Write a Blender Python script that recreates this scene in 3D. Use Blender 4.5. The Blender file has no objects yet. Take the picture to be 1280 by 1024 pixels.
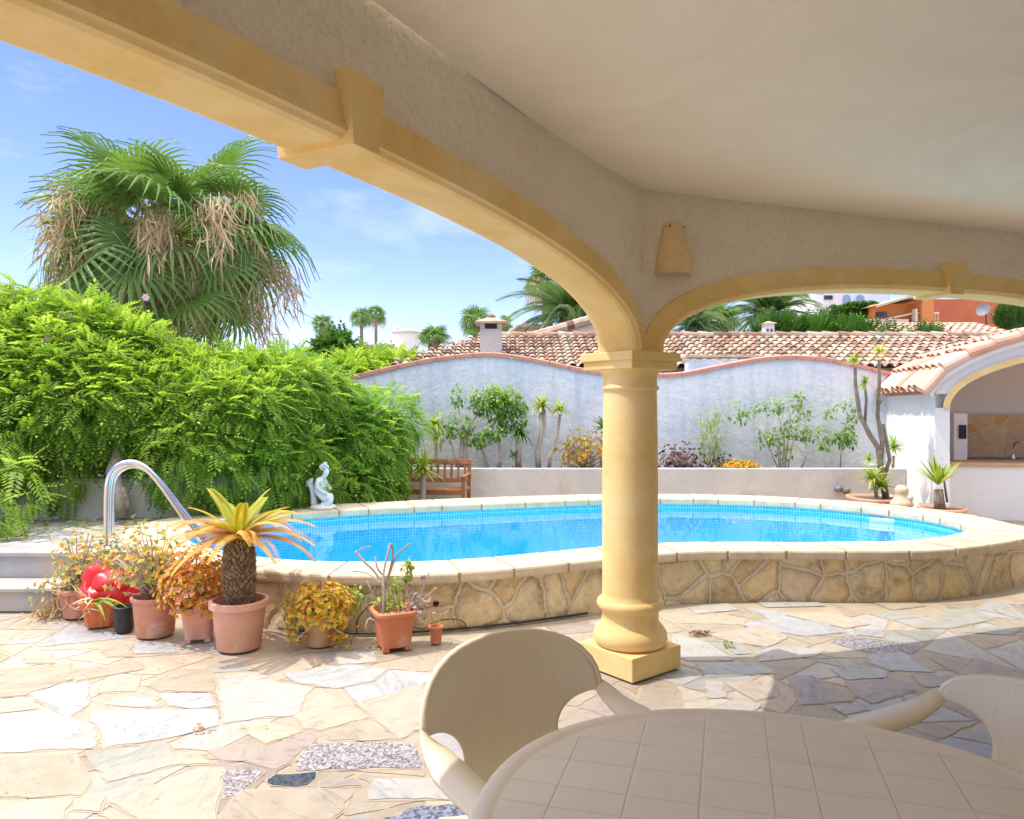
import bpy, math, random
import numpy as np
from mathutils import Vector, Matrix
R = math.radians
random.seed(7); rng = np.random.default_rng(7)
S = bpy.context.scene
# ------------------------------------------------------------------ camera, sky, sun, exposure
F, H0, CX, H = 950.0, 510.0, 640.0, 1.55          # focal length (px of a 1280 wide frame), horizon row, centre column, eye height
cam_d = bpy.data.cameras.new('camera'); cam = bpy.data.objects.new('camera', cam_d); S.collection.objects.link(cam)
cam.location = (0, 0, H); cam.rotation_euler = (R(90), 0, 0)
cam_d.sensor_width = 36; cam_d.sensor_fit = 'HORIZONTAL'; cam_d.lens = F / 1280 * 36
cam_d.shift_y = -2 / 1280; cam_d.clip_start = .05; cam_d.clip_end = 2000
S.camera = cam
SUN_EL, SUN_AZ = 62.5, 2.5
W = bpy.data.worlds.new('World'); S.world = W; W.use_nodes = True
nt = W.node_tree; bg = nt.nodes['Background']
sky = nt.nodes.new('ShaderNodeTexSky'); sky.sky_type = 'NISHITA'; sky.sun_disc = False
sky.sun_elevation = R(SUN_EL); sky.sun_rotation = R(267.5); sky.air_density = 1.0; sky.dust_density = .15; sky.ozone_density = 3.0; sky.altitude = 400
tc = nt.nodes.new('ShaderNodeTexCoord'); mp = nt.nodes.new('ShaderNodeMapping'); mp.inputs['Scale'].default_value = (1, 1, 2.6)
nz = nt.nodes.new('ShaderNodeTexNoise'); nz.inputs['Scale'].default_value = 2.3; nz.inputs['Detail'].default_value = 8; nz.inputs['Roughness'].default_value = .62
cr = nt.nodes.new('ShaderNodeValToRGB'); cr.color_ramp.elements[0].position = .52; cr.color_ramp.elements[1].position = .85
mm = nt.nodes.new('ShaderNodeMath'); mm.operation = 'MULTIPLY'; mm.inputs[1].default_value = .8
mx = nt.nodes.new('ShaderNodeMixRGB'); mx.inputs[2].default_value = (4.6, 4.8, 5.1, 1)
L = nt.links.new
# made-up bright cloud overhead, out of view, added to raise the ambient light
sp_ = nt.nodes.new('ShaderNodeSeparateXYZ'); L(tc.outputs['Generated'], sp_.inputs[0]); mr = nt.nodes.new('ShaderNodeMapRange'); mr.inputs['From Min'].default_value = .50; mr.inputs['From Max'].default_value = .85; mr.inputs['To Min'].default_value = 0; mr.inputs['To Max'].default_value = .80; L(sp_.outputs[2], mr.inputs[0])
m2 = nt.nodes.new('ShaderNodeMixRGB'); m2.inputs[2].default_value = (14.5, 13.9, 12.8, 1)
L(tc.outputs['Generated'], mp.inputs[0]); L(mp.outputs[0], nz.inputs['Vector']); L(nz.outputs['Fac'], cr.inputs[0])
L(cr.outputs[0], mm.inputs[0]); hs0 = nt.nodes.new('ShaderNodeHueSaturation'); hs0.inputs['Hue'].default_value = .516; hs0.inputs['Saturation'].default_value = 1.12; hs0.inputs['Value'].default_value = 1.0
gm0 = nt.nodes.new('ShaderNodeMixRGB'); gm0.blend_type = 'MULTIPLY'; gm0.inputs[0].default_value = 1; gm0.inputs[2].default_value = (.98, .90, 1.0, 1)
L(sky.outputs[0], hs0.inputs['Color']); L(hs0.outputs[0], gm0.inputs[1])
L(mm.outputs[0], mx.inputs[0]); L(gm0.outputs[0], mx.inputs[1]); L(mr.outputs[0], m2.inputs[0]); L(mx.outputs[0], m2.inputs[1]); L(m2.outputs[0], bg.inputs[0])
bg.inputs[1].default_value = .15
sl = bpy.data.lights.new('sun', 'SUN'); so = bpy.data.objects.new('sun', sl); S.collection.objects.link(so)
sl.energy = 2.15; sl.angle = R(.5); sl.color = (1, .94, .86)
ce = math.cos(R(SUN_EL)); to_sun = Vector((-math.cos(R(SUN_AZ)) * ce, -math.sin(R(SUN_AZ)) * ce, math.sin(R(SUN_EL))))
so.rotation_euler = to_sun.to_track_quat('Z', 'Y').to_euler(); so.location = (-6, -2, 12)
S.view_settings.view_transform = 'Standard'; S.view_settings.look = 'None'; S.view_settings.gamma = 1
S.view_settings.exposure = .88
S.render.engine = 'CYCLES'
S.cycles.use_denoising = True; S.cycles.max_bounces = 10; S.cycles.diffuse_bounces = 6; S.cycles.transparent_max_bounces = 16
S.cycles.sample_clamp_indirect = 8

# ------------------------------------------------------------------ helpers
def fl(px, py, z=0.0):
    """ground point of the survey at height z"""
    Y = F * (H - z) / (py - H0); return ((px - CX) * Y / F, Y, z)
def at(px, py, Y): return ((px - CX) * Y / F, Y, H - (py - H0) * Y / F)
def xat(px, Y): return (px - CX) * Y / F
def zat(py, Y): return H - (py - H0) * Y / F

class MB:
    """collects geometry for ONE mesh object"""
    def __init__(s): s.v = []; s.n = 0; s.f = []; s.t = []; s.uv = {}; s.col = []; s.sm = []
    def add(s, v, f, tint=None, smooth=False, uv=None, col=None):
        v = np.asarray(v, float).reshape(-1, 3); b = s.n; s.v.append(v); s.n += len(v)
        for i, q in enumerate(f):
            s.f.append([b + k for k in q]); s.sm.append(smooth)
            s.t.append(tint[i] if hasattr(tint, '__len__') else (random.random() if tint is None else tint))
            s.col.append(col if col is not None else (1, 1, 1))
            if uv is not None: s.uv[len(s.f) - 1] = [uv[k] for k in q]
    def box(s, c, size, rz=0, tint=None, rx=0, ry=0, taper=1.0, bev=0.0):
        M = Matrix.Translation(c) @ Matrix.Rotation(rz, 4, 'Z') @ Matrix.Rotation(ry, 4, 'Y') @ Matrix.Rotation(rx, 4, 'X')
        x, y, z = [k / 2 for k in size]; vs = []
        for zz in (-z, z):
            k = taper if zz > 0 else 1
            for xx, yy in ((-x, -y), (x, -y), (x, y), (-x, y)): vs.append(M @ Vector((xx * k, yy * k, zz)))
        s.add(vs, [(3, 2, 1, 0), (4, 5, 6, 7), (0, 1, 5, 4), (1, 2, 6, 5), (2, 3, 7, 6), (3, 0, 4, 7)], tint)
    def lathe(s, prof, n=32, c=(0, 0, 0), smooth=True, tint=None, a0=0, a1=2 * math.pi, sq=0.0, rz=0):
        """prof: (r, z) list; sq>0 squares the section"""
        full = abs(a1 - a0 - 2 * math.pi) < 1e-6; m = n if full else n + 1; vs = []
        for r, z in prof:
            for i in range(m):
                a = a0 + (a1 - a0) * i / n; ca, sa = math.cos(a), math.sin(a)
                k = 1.0
                if sq: k = (abs(ca) ** sq + abs(sa) ** sq) ** (-1 / sq)
                x, y = r * k * ca, r * k * sa
                vs.append((c[0] + x * math.cos(rz) - y * math.sin(rz), c[1] + x * math.sin(rz) + y * math.cos(rz), c[2] + z))
        fs = []
        for j in range(len(prof) - 1):
            for i in range(n):
                i2 = (i + 1) % m; fs.append((j * m + i, j * m + i2, (j + 1) * m + i2, (j + 1) * m + i))
        s.add(vs, fs, tint, smooth)
    def tube(s, pts, rad, n=8, tint=None, smooth=True, cap=True, flat=None):
        pts = [Vector(p) for p in pts]; m = len(pts)
        if not hasattr(rad, '__len__'): rad = [rad] * m
        up = Vector((0, 0, 1)); vs = []; prev = None
        for i, p in enumerate(pts):
            d = (pts[min(i + 1, m - 1)] - pts[max(i - 1, 0)])
            if d.length < 1e-9: d = Vector((0, 0, 1))
            d.normalize()
            if prev is None:
                a = d.cross(up)
                if a.length < .05: a = d.cross(Vector((1, 0, 0)))
            else: a = prev - d * prev.dot(d)
            a.normalize(); prev = a; b = d.cross(a)
            for k in range(n):
                t = 2 * math.pi * k / n; vs.append(p + (a * math.cos(t) + b * math.sin(t) * (flat or 1)) * rad[i])
        fs = [(j * n + k, j * n + (k + 1) % n, (j + 1) * n + (k + 1) % n, (j + 1) * n + k) for j in range(m - 1) for k in range(n)]
        if cap: fs += [tuple(range(n - 1, -1, -1)), tuple((m - 1) * n + k for k in range(n))]
        s.add(vs, fs, tint, smooth)
    def inst(s, tv, tf, mats, offs, tint):
        """many copies of a template: tv (m,3), tf faces, mats (N,3,3), offs (N,3)"""
        tv = np.asarray(tv, float); V = np.einsum('nij,mj->nmi', mats, tv) + offs[:, None, :]
        m = len(tv); N = len(offs); b = s.n; s.v.append(V.reshape(-1, 3)); s.n += m * N
        for i in range(N):
            o = b + i * m; t = float(tint[i])
            for q in tf:
                s.f.append([o + k for k in q]); s.t.append(t + random.uniform(-.06, .06)); s.col.append((1, 1, 1)); s.sm.append(False)
    def build(s, name, mat, parent=None, usecol=False):
        me = bpy.data.meshes.new(name); V = np.concatenate(s.v) if s.v else np.zeros((0, 3))
        ln = np.array([len(q) for q in s.f], np.int32); idx = np.concatenate([np.array(q, np.int32) for q in s.f]) if s.f else np.zeros(0, np.int32)
        me.vertices.add(len(V)); me.vertices.foreach_set('co', V.ravel().astype(np.float32))
        me.loops.add(len(idx)); me.loops.foreach_set('vertex_index', idx)
        me.polygons.add(len(ln)); me.polygons.foreach_set('loop_start', np.concatenate([[0], np.cumsum(ln)[:-1]]).astype(np.int32))
        me.polygons.foreach_set('use_smooth', np.array(s.sm, bool))
        at_ = me.attributes.new('tint', 'FLOAT', 'FACE'); at_.data.foreach_set('value', np.array(s.t, np.float32))
        if usecol:
            c = me.attributes.new('stone', 'FLOAT_COLOR', 'FACE')
            c.data.foreach_set('color', np.array([(a[0], a[1], a[2], 1) for a in s.col], np.float32).ravel())
        if s.uv:
            ul = me.uv_layers.new(name='UVMap'); a = np.zeros((len(idx), 2), np.float32); st = np.concatenate([[0], np.cumsum(ln)[:-1]])
            for k, u in s.uv.items(): a[st[k]:st[k] + len(u)] = u
            ul.data.foreach_set('uv', a.ravel())
        me.update(calc_edges=True); me.validate()
        o = bpy.data.objects.new(name, me); S.collection.objects.link(o); me.materials.append(mat)
        if parent is not None: o.parent = parent
        return o

def tag(o, label, cat, group=None):
    o['label'] = label; o['category'] = cat
    if group: o['group'] = group
    return o
def thing(name, label, cat, loc=(0, 0, 0), rz=0, group=None):
    o = bpy.data.objects.new(name, None); S.collection.objects.link(o); o.location = loc; o.rotation_euler = (0, 0, rz)
    o.empty_display_size = .1
    return tag(o, label, cat, group)
def struct(o, kind='structure'): o['kind'] = kind; return o
def copy_tree(o, parent=None):
    c = o.copy(); S.collection.objects.link(c); c.parent = parent
    for ch in [k for k in S.objects if k.parent == o]: copy_tree(ch, c)
    return c
def lpt(o, p):
    """world point -> local point of an unrotated or z-rotated root"""
    return (Matrix.Rotation(-o.rotation_euler.z, 3, 'Z') @ (Vector(p) - o.location))
def bevel(o, w, seg=2, ang=40):
    m = o.modifiers.new('bevel', 'BEVEL'); m.width = w; m.segments = seg; m.limit_method = 'ANGLE'; m.angle_limit = R(ang); return o

# ------------------------------------------------------------------ materials
def nodes(name):
    m = bpy.data.materials.new(name); m.use_nodes = True; t = m.node_tree; return m, t, t.nodes['Principled BSDF']
def ramp(t, cols, pos=None):
    n = t.nodes.new('ShaderNodeValToRGB'); e = n.color_ramp.elements
    pos = pos or [i / (len(cols) - 1) for i in range(len(cols))]
    while len(e) < len(cols): e.new(.5)
    for i, (c, p) in enumerate(zip(cols, pos)): e[i].position = p; e[i].color = (*c, 1)
    return n
def noise(t, scale, detail=6, rough=.55, vec=None, kind='Object', dist=0):
    n = t.nodes.new('ShaderNodeTexNoise'); n.inputs['Scale'].default_value = scale; n.inputs['Detail'].default_value = detail
    n.inputs['Roughness'].default_value = rough; n.inputs['Distortion'].default_value = dist
    if vec is None:
        c = t.nodes.new('ShaderNodeTexCoord'); vec = c.outputs[kind]
    t.links.new(vec, n.inputs['Vector']); return n
def bump(t, p, src, strength=.3, dist=.02, chain=None):
    b = t.nodes.new('ShaderNodeBump'); b.inputs['Strength'].default_value = strength; b.inputs['Distance'].default_value = dist
    t.links.new(src, b.inputs['Height'])
    if chain is not None: t.links.new(chain.outputs[0], b.inputs['Normal'])
    t.links.new(b.outputs[0], p.inputs['Normal']); return b
def mixc(t, fac, a, b, mode='MIX'):
    n = t.nodes.new('ShaderNodeMixRGB'); n.blend_type = mode
    for i, x in ((0, fac), (1, a), (2, b)):
        if isinstance(x, (int, float)): n.inputs[i].default_value = x
        elif isinstance(x, tuple): n.inputs[i].default_value = (*x, 1)
        else: t.links.new(x, n.inputs[i])
    return n.outputs[0]
def mth(t, op, a, b=None, c=None):
    n = t.nodes.new('ShaderNodeMath'); n.operation = op
    for i, x in enumerate((a, b, c)):
        if x is None: continue
        if isinstance(x, (int, float)): n.inputs[i].default_value = x
        else: t.links.new(x, n.inputs[i])
    return n.outputs[0]
def plain(name, cols, scale=6, rough=.7, bs=.2, bscale=60, bdist=.004, spec=.5, metal=0, dirt=None, kind='Object'):
    m, t, p = nodes(name); n = noise(t, scale, 8, .6, kind=kind)
    rp = ramp(t, cols, [.3 + .4 * i / (len(cols) - 1) for i in range(len(cols))]); t.links.new(n.outputs['Fac'], rp.inputs[0]); col = rp.outputs[0]
    if dirt:
        d = noise(t, dirt[1], 8, .7, kind=kind); dr = ramp(t, [(0, 0, 0), (1, 1, 1)], [dirt[2], dirt[2] + .18]); t.links.new(d.outputs['Fac'], dr.inputs[0])
        col = mixc(t, dr.outputs[0], col, dirt[0])
    t.links.new(col, p.inputs['Base Color'])
    p.inputs['Roughness'].default_value = rough; p.inputs['Metallic'].default_value = metal; p.inputs['Specular IOR Level'].default_value = spec
    if bs: bump(t, p, noise(t, bscale, 5, .6, kind=kind).outputs['Fac'], bs, bdist)
    return m
def tinted(name, cols, rough=.6, trans=0.0, scale=0, pos=None, spec=.4, tc_=None, bs=0, bscale=40):
    """colour from the per-face tint attribute, with optional translucency (leaves)"""
    m, t, p = nodes(name); a = t.nodes.new('ShaderNodeAttribute'); a.attribute_name = 'tint'
    v = a.outputs['Fac']
    if scale:
        n = noise(t, scale, 5, .6); v = mth(t, 'ADD', v, mth(t, 'MULTIPLY', mth(t, 'SUBTRACT', n.outputs['Fac'], .5), .9))
    rp = ramp(t, cols, pos); t.links.new(v, rp.inputs[0]); t.links.new(rp.outputs[0], p.inputs['Base Color'])
    p.inputs['Roughness'].default_value = rough; p.inputs['Specular IOR Level'].default_value = spec
    if bs: bump(t, p, noise(t, bscale, 5, .6).outputs['Fac'], bs, .01)
    if trans:
        tr = t.nodes.new('ShaderNodeBsdfTranslucent'); mx = t.nodes.new('ShaderNodeMixShader'); mx.inputs[0].default_value = trans
        g = mixc(t, 1.0, rp.outputs[0], tc_ or (1.25, 1.25, .6), 'MULTIPLY'); t.links.new(g, tr.inputs[0])
        out = t.nodes['Material Output']; t.links.new(p.outputs[0], mx.inputs[1]); t.links.new(tr.outputs[0], mx.inputs[2]); t.links.new(mx.outputs[0], out.inputs[0])
    return m
M = {}
def stucco(name, c1, c2, bs=.5, scale=38, dirt=None):
    m, t, p = nodes(name); n = noise(t, 1.3, 8, .65); rp = ramp(t, [c1, c2], [.35, .7]); t.links.new(n.outputs['Fac'], rp.inputs[0])
    col = rp.outputs[0]
    if dirt:
        d = noise(t, 2.2, 10, .75); dr = ramp(t, [(0, 0, 0), (1, 1, 1)], [.55, .78]); t.links.new(d.outputs['Fac'], dr.inputs[0]); col = mixc(t, dr.outputs[0], col, dirt)
    if bs > .3:
        g = noise(t, scale * 1.3, 5, .75); gr = ramp(t, [(.80, .78, .76), (1, 1, 1)], [.36, .56]); t.links.new(g.outputs['Fac'], gr.inputs[0]); col = mixc(t, min(1, bs) * .55, col, gr.outputs[0], 'MULTIPLY')  # darker speckle in the colour stands for self-shadow of the rough stucco
    t.links.new(col, p.inputs['Base Color']); p.inputs['Roughness'].default_value = .92; p.inputs['Specular IOR Level'].default_value = .2
    b1 = bump(t, p, noise(t, scale, 6, .7).outputs['Fac'], bs, .012); bump(t, p, noise(t, 5, 4, .6).outputs['Fac'], bs * .8, .05, b1)
    return m
M['porch_wall'] = stucco('porch_stucco', (.90, .82, .66), (.95, .89, .76), 1.0, 42, (.78, .69, .56))
M['ceiling'] = stucco('ceiling_paint', (.92, .85, .72), (.94, .88, .76), .10, 20)
M['white_wall'] = stucco('white_stucco', (.80, .83, .85), (.90, .91, .91), .85, 11, (.66, .70, .72))
M['hutwall'] = stucco('hut_stucco', (.78, .79, .80), (.85, .85, .85), .35, 16)
M['planter'] = stucco('planter_stucco', (.55, .52, .48), (.66, .63, .58), .35, 22, (.45, .40, .34))
M['plain_white'] = stucco('white_paint', (.78, .78, .77), (.84, .84, .83), .2, 20)
M['pink_cap'] = plain('pink_cap', [(.62, .27, .19), (.72, .36, .27)], 5, .85, .4, 20, .01, dirt=((.45, .30, .24), 3, .6))
def sandstone(name, k=1.0):
    m, t, p = nodes(name); n = noise(t, 2.2, 8, .6, dist=.6); rp = ramp(t, [(.80 * k, .55 * k, .20 * k), (.86 * k, .63 * k, .27 * k), (.89 * k, .70 * k, .38 * k)], [.3, .5, .72]); t.links.new(n.outputs['Fac'], rp.inputs[0])
    n2 = noise(t, 70, 3, .6); w_ = noise(t, 3.4, 10, .72, dist=.3); wr = ramp(t, [(.74, .68, .60), (1, 1, 1)], [.36, .56]); t.links.new(w_.outputs['Fac'], wr.inputs[0]); c = mixc(t, .32, mixc(t, .15, rp.outputs[0], n2.outputs['Fac'], 'OVERLAY'), wr.outputs[0], 'MULTIPLY'); t.links.new(c, p.inputs['Base Color'])
    p.inputs['Roughness'].default_value = .75; p.inputs['Specular IOR Level'].default_value = .3
    b = bump(t, p, n2.outputs['Fac'], .12, .003); bump(t, p, noise(t, 6, 5, .6).outputs['Fac'], .25, .01, b); return m
M['sandstone'] = sandstone('yellow_cast_stone')
M['lampclay'] = plain('lamp_clay', [(.72, .52, .26), (.80, .62, .36)], 12, .85, .4, 40, .004)
def ceilmat():
    m = M['ceiling']; t = m.node_tree; p = t.nodes['Principled BSDF']; src = p.inputs['Base Color'].links[0].from_socket
    n = noise(t, .9, 10, .7, dist=1.2); rp = ramp(t, [(.88, .86, .83), (1, 1, 1)], [.38, .6]); t.links.new(n.outputs['Fac'], rp.inputs[0])
    w = t.nodes.new('ShaderNodeTexVoronoi'); w.feature = 'DISTANCE_TO_EDGE'; w.inputs['Scale'].default_value = .42; nn = noise(t, 2.2, 8, .7); c = t.nodes.new('ShaderNodeTexCoord'); v = t.nodes.new('ShaderNodeVectorMath'); v.operation = 'MULTIPLY_ADD'
    t.links.new(nn.outputs['Color'], v.inputs[0]); v.inputs[1].default_value = (.5, .5, .5); t.links.new(c.outputs['Object'], v.inputs[2]); t.links.new(v.outputs[0], w.inputs['Vector'])
    cr_ = ramp(t, [(.72, .68, .62), (1, 1, 1)], [.0, .0035]); t.links.new(w.outputs['Distance'], cr_.inputs[0])
    t.links.new(mixc(t, .14, mixc(t, .45, src, rp.outputs[0], 'MULTIPLY'), cr_.outputs[0], 'MULTIPLY'), p.inputs['Base Color'])
ceilmat()
M['steel'] = plain('steel', [(.62, .62, .64), (.75, .75, .77)], 3, .18, 0, metal=1)
M['greydish'] = plain('grey_dish', [(.16, .17, .18), (.22, .23, .24)], 5, .6, 0)
M['dark'] = plain('dark', [(.02, .02, .022), (.04, .04, .04)], 5, .6, 0)
M['rubber'] = plain('rubber', [(.015, .015, .017), (.035, .035, .035)], 9, .5, .1)
M['soil'] = plain('soil', [(.10, .07, .045), (.22, .16, .11)], 40, .95, .8, 90, .02)
M['gravel'] = plain('gravel', [(.25, .25, .27), (.55, .55, .57)], 60, .9, .8, 60, .02)
M['bark'] = plain('bark', [(.16, .12, .085), (.34, .28, .21)], 18, .95, .9, 40, .02)
M['palebark'] = plain('pale_bark', [(.34, .28, .22), (.56, .49, .41)], 22, .9, .6, 50, .01)
M['wood'] = plain('wood', [(.23, .09, .035), (.42, .18, .07)], 12, .6, .3, 60, .004)
M['plastic'] = None
def wallmat():
    m = M['white_wall']; t = m.node_tree; p = t.nodes['Principled BSDF']; src = p.inputs['Base Color'].links[0].from_socket
    c = t.nodes.new('ShaderNodeTexCoord'); mp = t.nodes.new('ShaderNodeMapping'); mp.inputs['Scale'].default_value = (5, 5, .5); t.links.new(c.outputs['Object'], mp.inputs[0])
    n = noise(t, 1.0, 8, .65, mp.outputs[0]); rp = ramp(t, [(.68, .70, .70), (1, 1, 1)], [.36, .52]); t.links.new(n.outputs['Fac'], rp.inputs[0])
    b = noise(t, 1.4, 6, .6); br = ramp(t, [(.84, .88, .94), (1, 1, 1)], [.42, .56]); t.links.new(b.outputs['Fac'], br.inputs[0])
    t.links.new(mixc(t, .6, mixc(t, .45, src, rp.outputs[0], 'MULTIPLY'), br.outputs[0], 'MULTIPLY'), p.inputs['Base Color'])
wallmat()
def plastic(name, groove=False):
    m, t, p = nodes(name); n = noise(t, 1.6, 7, .6); rp = ramp(t, [(.80, .69, .49), (.86, .76, .56)], [.3, .7]); t.links.new(n.outputs['Fac'], rp.inputs[0])
    p.inputs['Roughness'].default_value = .42; p.inputs['Specular IOR Level'].default_value = .45
    sc = noise(t, 120, 3, .6)
    if groove:
        c = t.nodes.new('ShaderNodeTexCoord'); sx = t.nodes.new('ShaderNodeSeparateXYZ'); t.links.new(c.outputs['Object'], sx.inputs[0])
        def lines(o, half, pitch):
            a = mth(t, 'ABSOLUTE', o); a = mth(t, 'SUBTRACT', a, half); a = mth(t, 'ADD', a, pitch * 20.5)
            q = mth(t, 'MODULO', a, pitch); return mth(t, 'ABSOLUTE', mth(t, 'SUBTRACT', q, pitch / 2))
        gx = lines(sx.outputs[0], .045, .150); gy = lines(sx.outputs[1], .045, .128)
        d = mth(t, 'MINIMUM', gx, gy)
        ex = mth(t, 'POWER', mth(t, 'DIVIDE', sx.outputs[0], .60), 2.0); ey = mth(t, 'POWER', mth(t, 'DIVIDE', sx.outputs[1], .545), 2.0)
        rr = mth(t, 'ADD', ex, ey); inside = mth(t, 'LESS_THAN', rr, 1.0)
        g = mth(t, 'MULTIPLY', mth(t, 'SUBTRACT', 1.0, mth(t, 'SMOOTH_MIN', mth(t, 'DIVIDE', d, .0034), 1.0, .2)), inside)
        c2 = mixc(t, mth(t, 'MULTIPLY', g, .24), rp.outputs[0], (.40, .27, .18))
        n3 = noise(t, 3.5, 9, .7); n3.inputs['Distortion'].default_value = 1.5
        st = ramp(t, [(0, 0, 0), (1, 1, 1)], [.5, .8]); t.links.new(n3.outputs['Fac'], st.inputs[0])
        c2 = mixc(t, mth(t, 'MULTIPLY', st.outputs[0], .35), c2, (.50, .38, .27)); t.links.new(c2, p.inputs['Base Color'])
        hh = mth(t, 'SUBTRACT', mth(t, 'MULTIPLY', sc.outputs['Fac'], .12), g); bump(t, p, hh, .5, .003)
        p.inputs['Roughness'].default_value = .5
    else:
        t.links.new(rp.outputs[0], p.inputs['Base Color']); bump(t, p, sc.outputs['Fac'], .08, .002)
    return m
M['plastic'] = plastic('beige_plastic'); M['tabletop'] = plastic('tile_pattern_plastic', True)
def chairback():
    m, t, p = nodes('ribbed_beige_plastic'); c = t.nodes.new('ShaderNodeTexCoord'); sx = t.nodes.new('ShaderNodeSeparateXYZ'); t.links.new(c.outputs['Object'], sx.inputs[0])
    q = mth(t, 'MODULO', mth(t, 'ADD', sx.outputs[0], 5.0225), .045); d = mth(t, 'ABSOLUTE', mth(t, 'SUBTRACT', q, .0225))
    g = mth(t, 'SUBTRACT', 1.0, mth(t, 'SMOOTH_MIN', mth(t, 'DIVIDE', d, .002), 1.0, .3))
    inx = mth(t, 'LESS_THAN', mth(t, 'ABSOLUTE', sx.outputs[0]), .20); inz = mth(t, 'LESS_THAN', sx.outputs[2], .84)
    g = mth(t, 'MULTIPLY', g, mth(t, 'MULTIPLY', inx, inz)); n = noise(t, 1.6, 6, .6); rp = ramp(t, [(.76, .66, .48), (.82, .72, .54)], [.3, .7]); t.links.new(n.outputs['Fac'], rp.inputs[0])
    t.links.new(mixc(t, mth(t, 'MULTIPLY', g, .6), rp.outputs[0], (.92, .84, .68)), p.inputs['Base Color'])
    p.inputs['Roughness'].default_value = .42; bump(t, p, g, .35, .003); return m
M['chairback'] = chairback()
M['terracotta'] = plain('terracotta_plastic', [(.52, .22, .13), (.60, .28, .18)], 7, .55, .1, 60, .003, dirt=((.64, .50, .42), 5, .53))
M['salmon'] = plain('salmon_plastic', [(.62, .32, .21), (.68, .37, .26)], 7, .5, .08, 60, .003, dirt=((.72, .56, .46), 5, .55))
M['orange'] = plain('orange_plastic', [(.66, .15, .03), (.74, .20, .05)], 6, .45, .05, dirt=((.60, .34, .22), 4, .58))
M['brick_red'] = plain('brick_red_clay', [(.50, .15, .065), (.58, .20, .09)], 8, .65, .2, 60, .004, dirt=((.60, .42, .32), 6, .54))
M['redbag'] = plain('red_vinyl', [(.66, .012, .02), (.78, .03, .035)], 4, .32, .05)
M['clay'] = plain('pale_clay', [(.52, .30, .13), (.62, .40, .21)], 7, .8, .4, 40, .006, dirt=((.50, .44, .34), 9, .58))
M['whiteplaster'] = plain('white_plaster', [(.62, .60, .56), (.80, .79, .76)], 12, .85, .5, 50, .006, dirt=((.42, .36, .28), 9, .6))
M['glass'] = plain('window_glass', [(.02, .025, .03), (.05, .06, .07)], 2, .08, 0)
M['cream_paint'] = stucco('cream_paint', (.68, .60, .46), (.74, .66, .52), .2)
M['redhouse'] = stucco('red_stucco', (.50, .14, .07), (.56, .18, .09), .3)
M['orangehouse'] = stucco('orange_stucco', (.66, .24, .08), (.72, .30, .11), .3)
M['bluewhite'] = stucco('bluish_white_paint', (.60, .68, .80), (.74, .80, .88), .2)
M['tiles'] = tinted('roof_tiles', [(.18, .11, .08), (.36, .22, .15), (.46, .31, .22), (.54, .44, .34), (.30, .25, .20)], .9, 0, 3.5, bs=.5)
M['newtiles'] = tinted('newer_roof_tiles', [(.52, .25, .16), (.66, .36, .25), (.74, .48, .36), (.72, .56, .45)], .85, 0, 3.5, bs=.3)
# leaves
M['leaf_hedge'] = tinted('hedge_leaf', [(.09, .21, .03), (.23, .39, .05), (.40, .55, .10), (.64, .72, .28)], .5, .55)
M['leaf_dark'] = tinted('dark_leaf', [(.02, .07, .012), (.05, .14, .02), (.09, .22, .03), (.17, .32, .06)], .5, .35)
M['leaf_fan'] = tinted('fan_palm_leaf', [(.06, .14, .03), (.12, .24, .05), (.22, .36, .10), (.40, .50, .26)], .45, .3)
M['leaf_dead'] = tinted('dead_palm_leaf', [(.30, .19, .10), (.52, .37, .20), (.68, .52, .32), (.76, .64, .44)], .85, .15, tc_=(1, .9, .7))
M['leaf_date'] = tinted('date_palm_leaf', [(.04, .10, .03), (.09, .17, .05), (.16, .27, .10), (.30, .38, .18)], .5, .25)
M['leaf_yellowgreen'] = tinted('yellow_green_leaf', [(.10, .20, .02), (.25, .38, .04), (.42, .52, .07), (.60, .62, .16)], .5, .35)
M['leaf_cycad'] = tinted('cycad_leaf', [(.32, .38, .03), (.52, .50, .05), (.70, .42, .10), (.78, .45, .18)], .55, .3, pos=[0, .35, .7, 1], tc_=(1.1, 1, .5))
M['leaf_orange'] = tinted('orange_succulent', [(.30, .30, .06), (.78, .52, .07), (.84, .38, .07), (.74, .50, .38)], .5, .25, tc_=(1.1, .9, .5))
M['leaf_yellow'] = tinted('yellow_succulent', [(.30, .34, .05), (.68, .54, .06), (.84, .58, .08), (.76, .40, .08)], .5, .25, tc_=(1.1, 1, .5))
M['leaf_olive'] = tinted('olive_succulent', [(.24, .30, .10), (.46, .50, .20), (.78, .62, .14), (.76, .48, .16)], .5, .25, tc_=(1.1, 1, .6))
M['leaf_purple'] = tinted('purple_succulent', [(.06, .015, .025), (.14, .04, .06), (.28, .18, .14)], .5, .1)
M['twig'] = tinted('grey_pink_stem', [(.30, .22, .20), (.46, .36, .33), (.58, .46, .42)], .8)
M['petal'] = tinted('pale_petal', [(.70, .45, .62), (.85, .70, .82)], .6, .3)
M['dryleaf'] = tinted('dry_leaf', [(.22, .10, .04), (.42, .24, .10), (.5, .36, .2)], .9)

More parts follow.
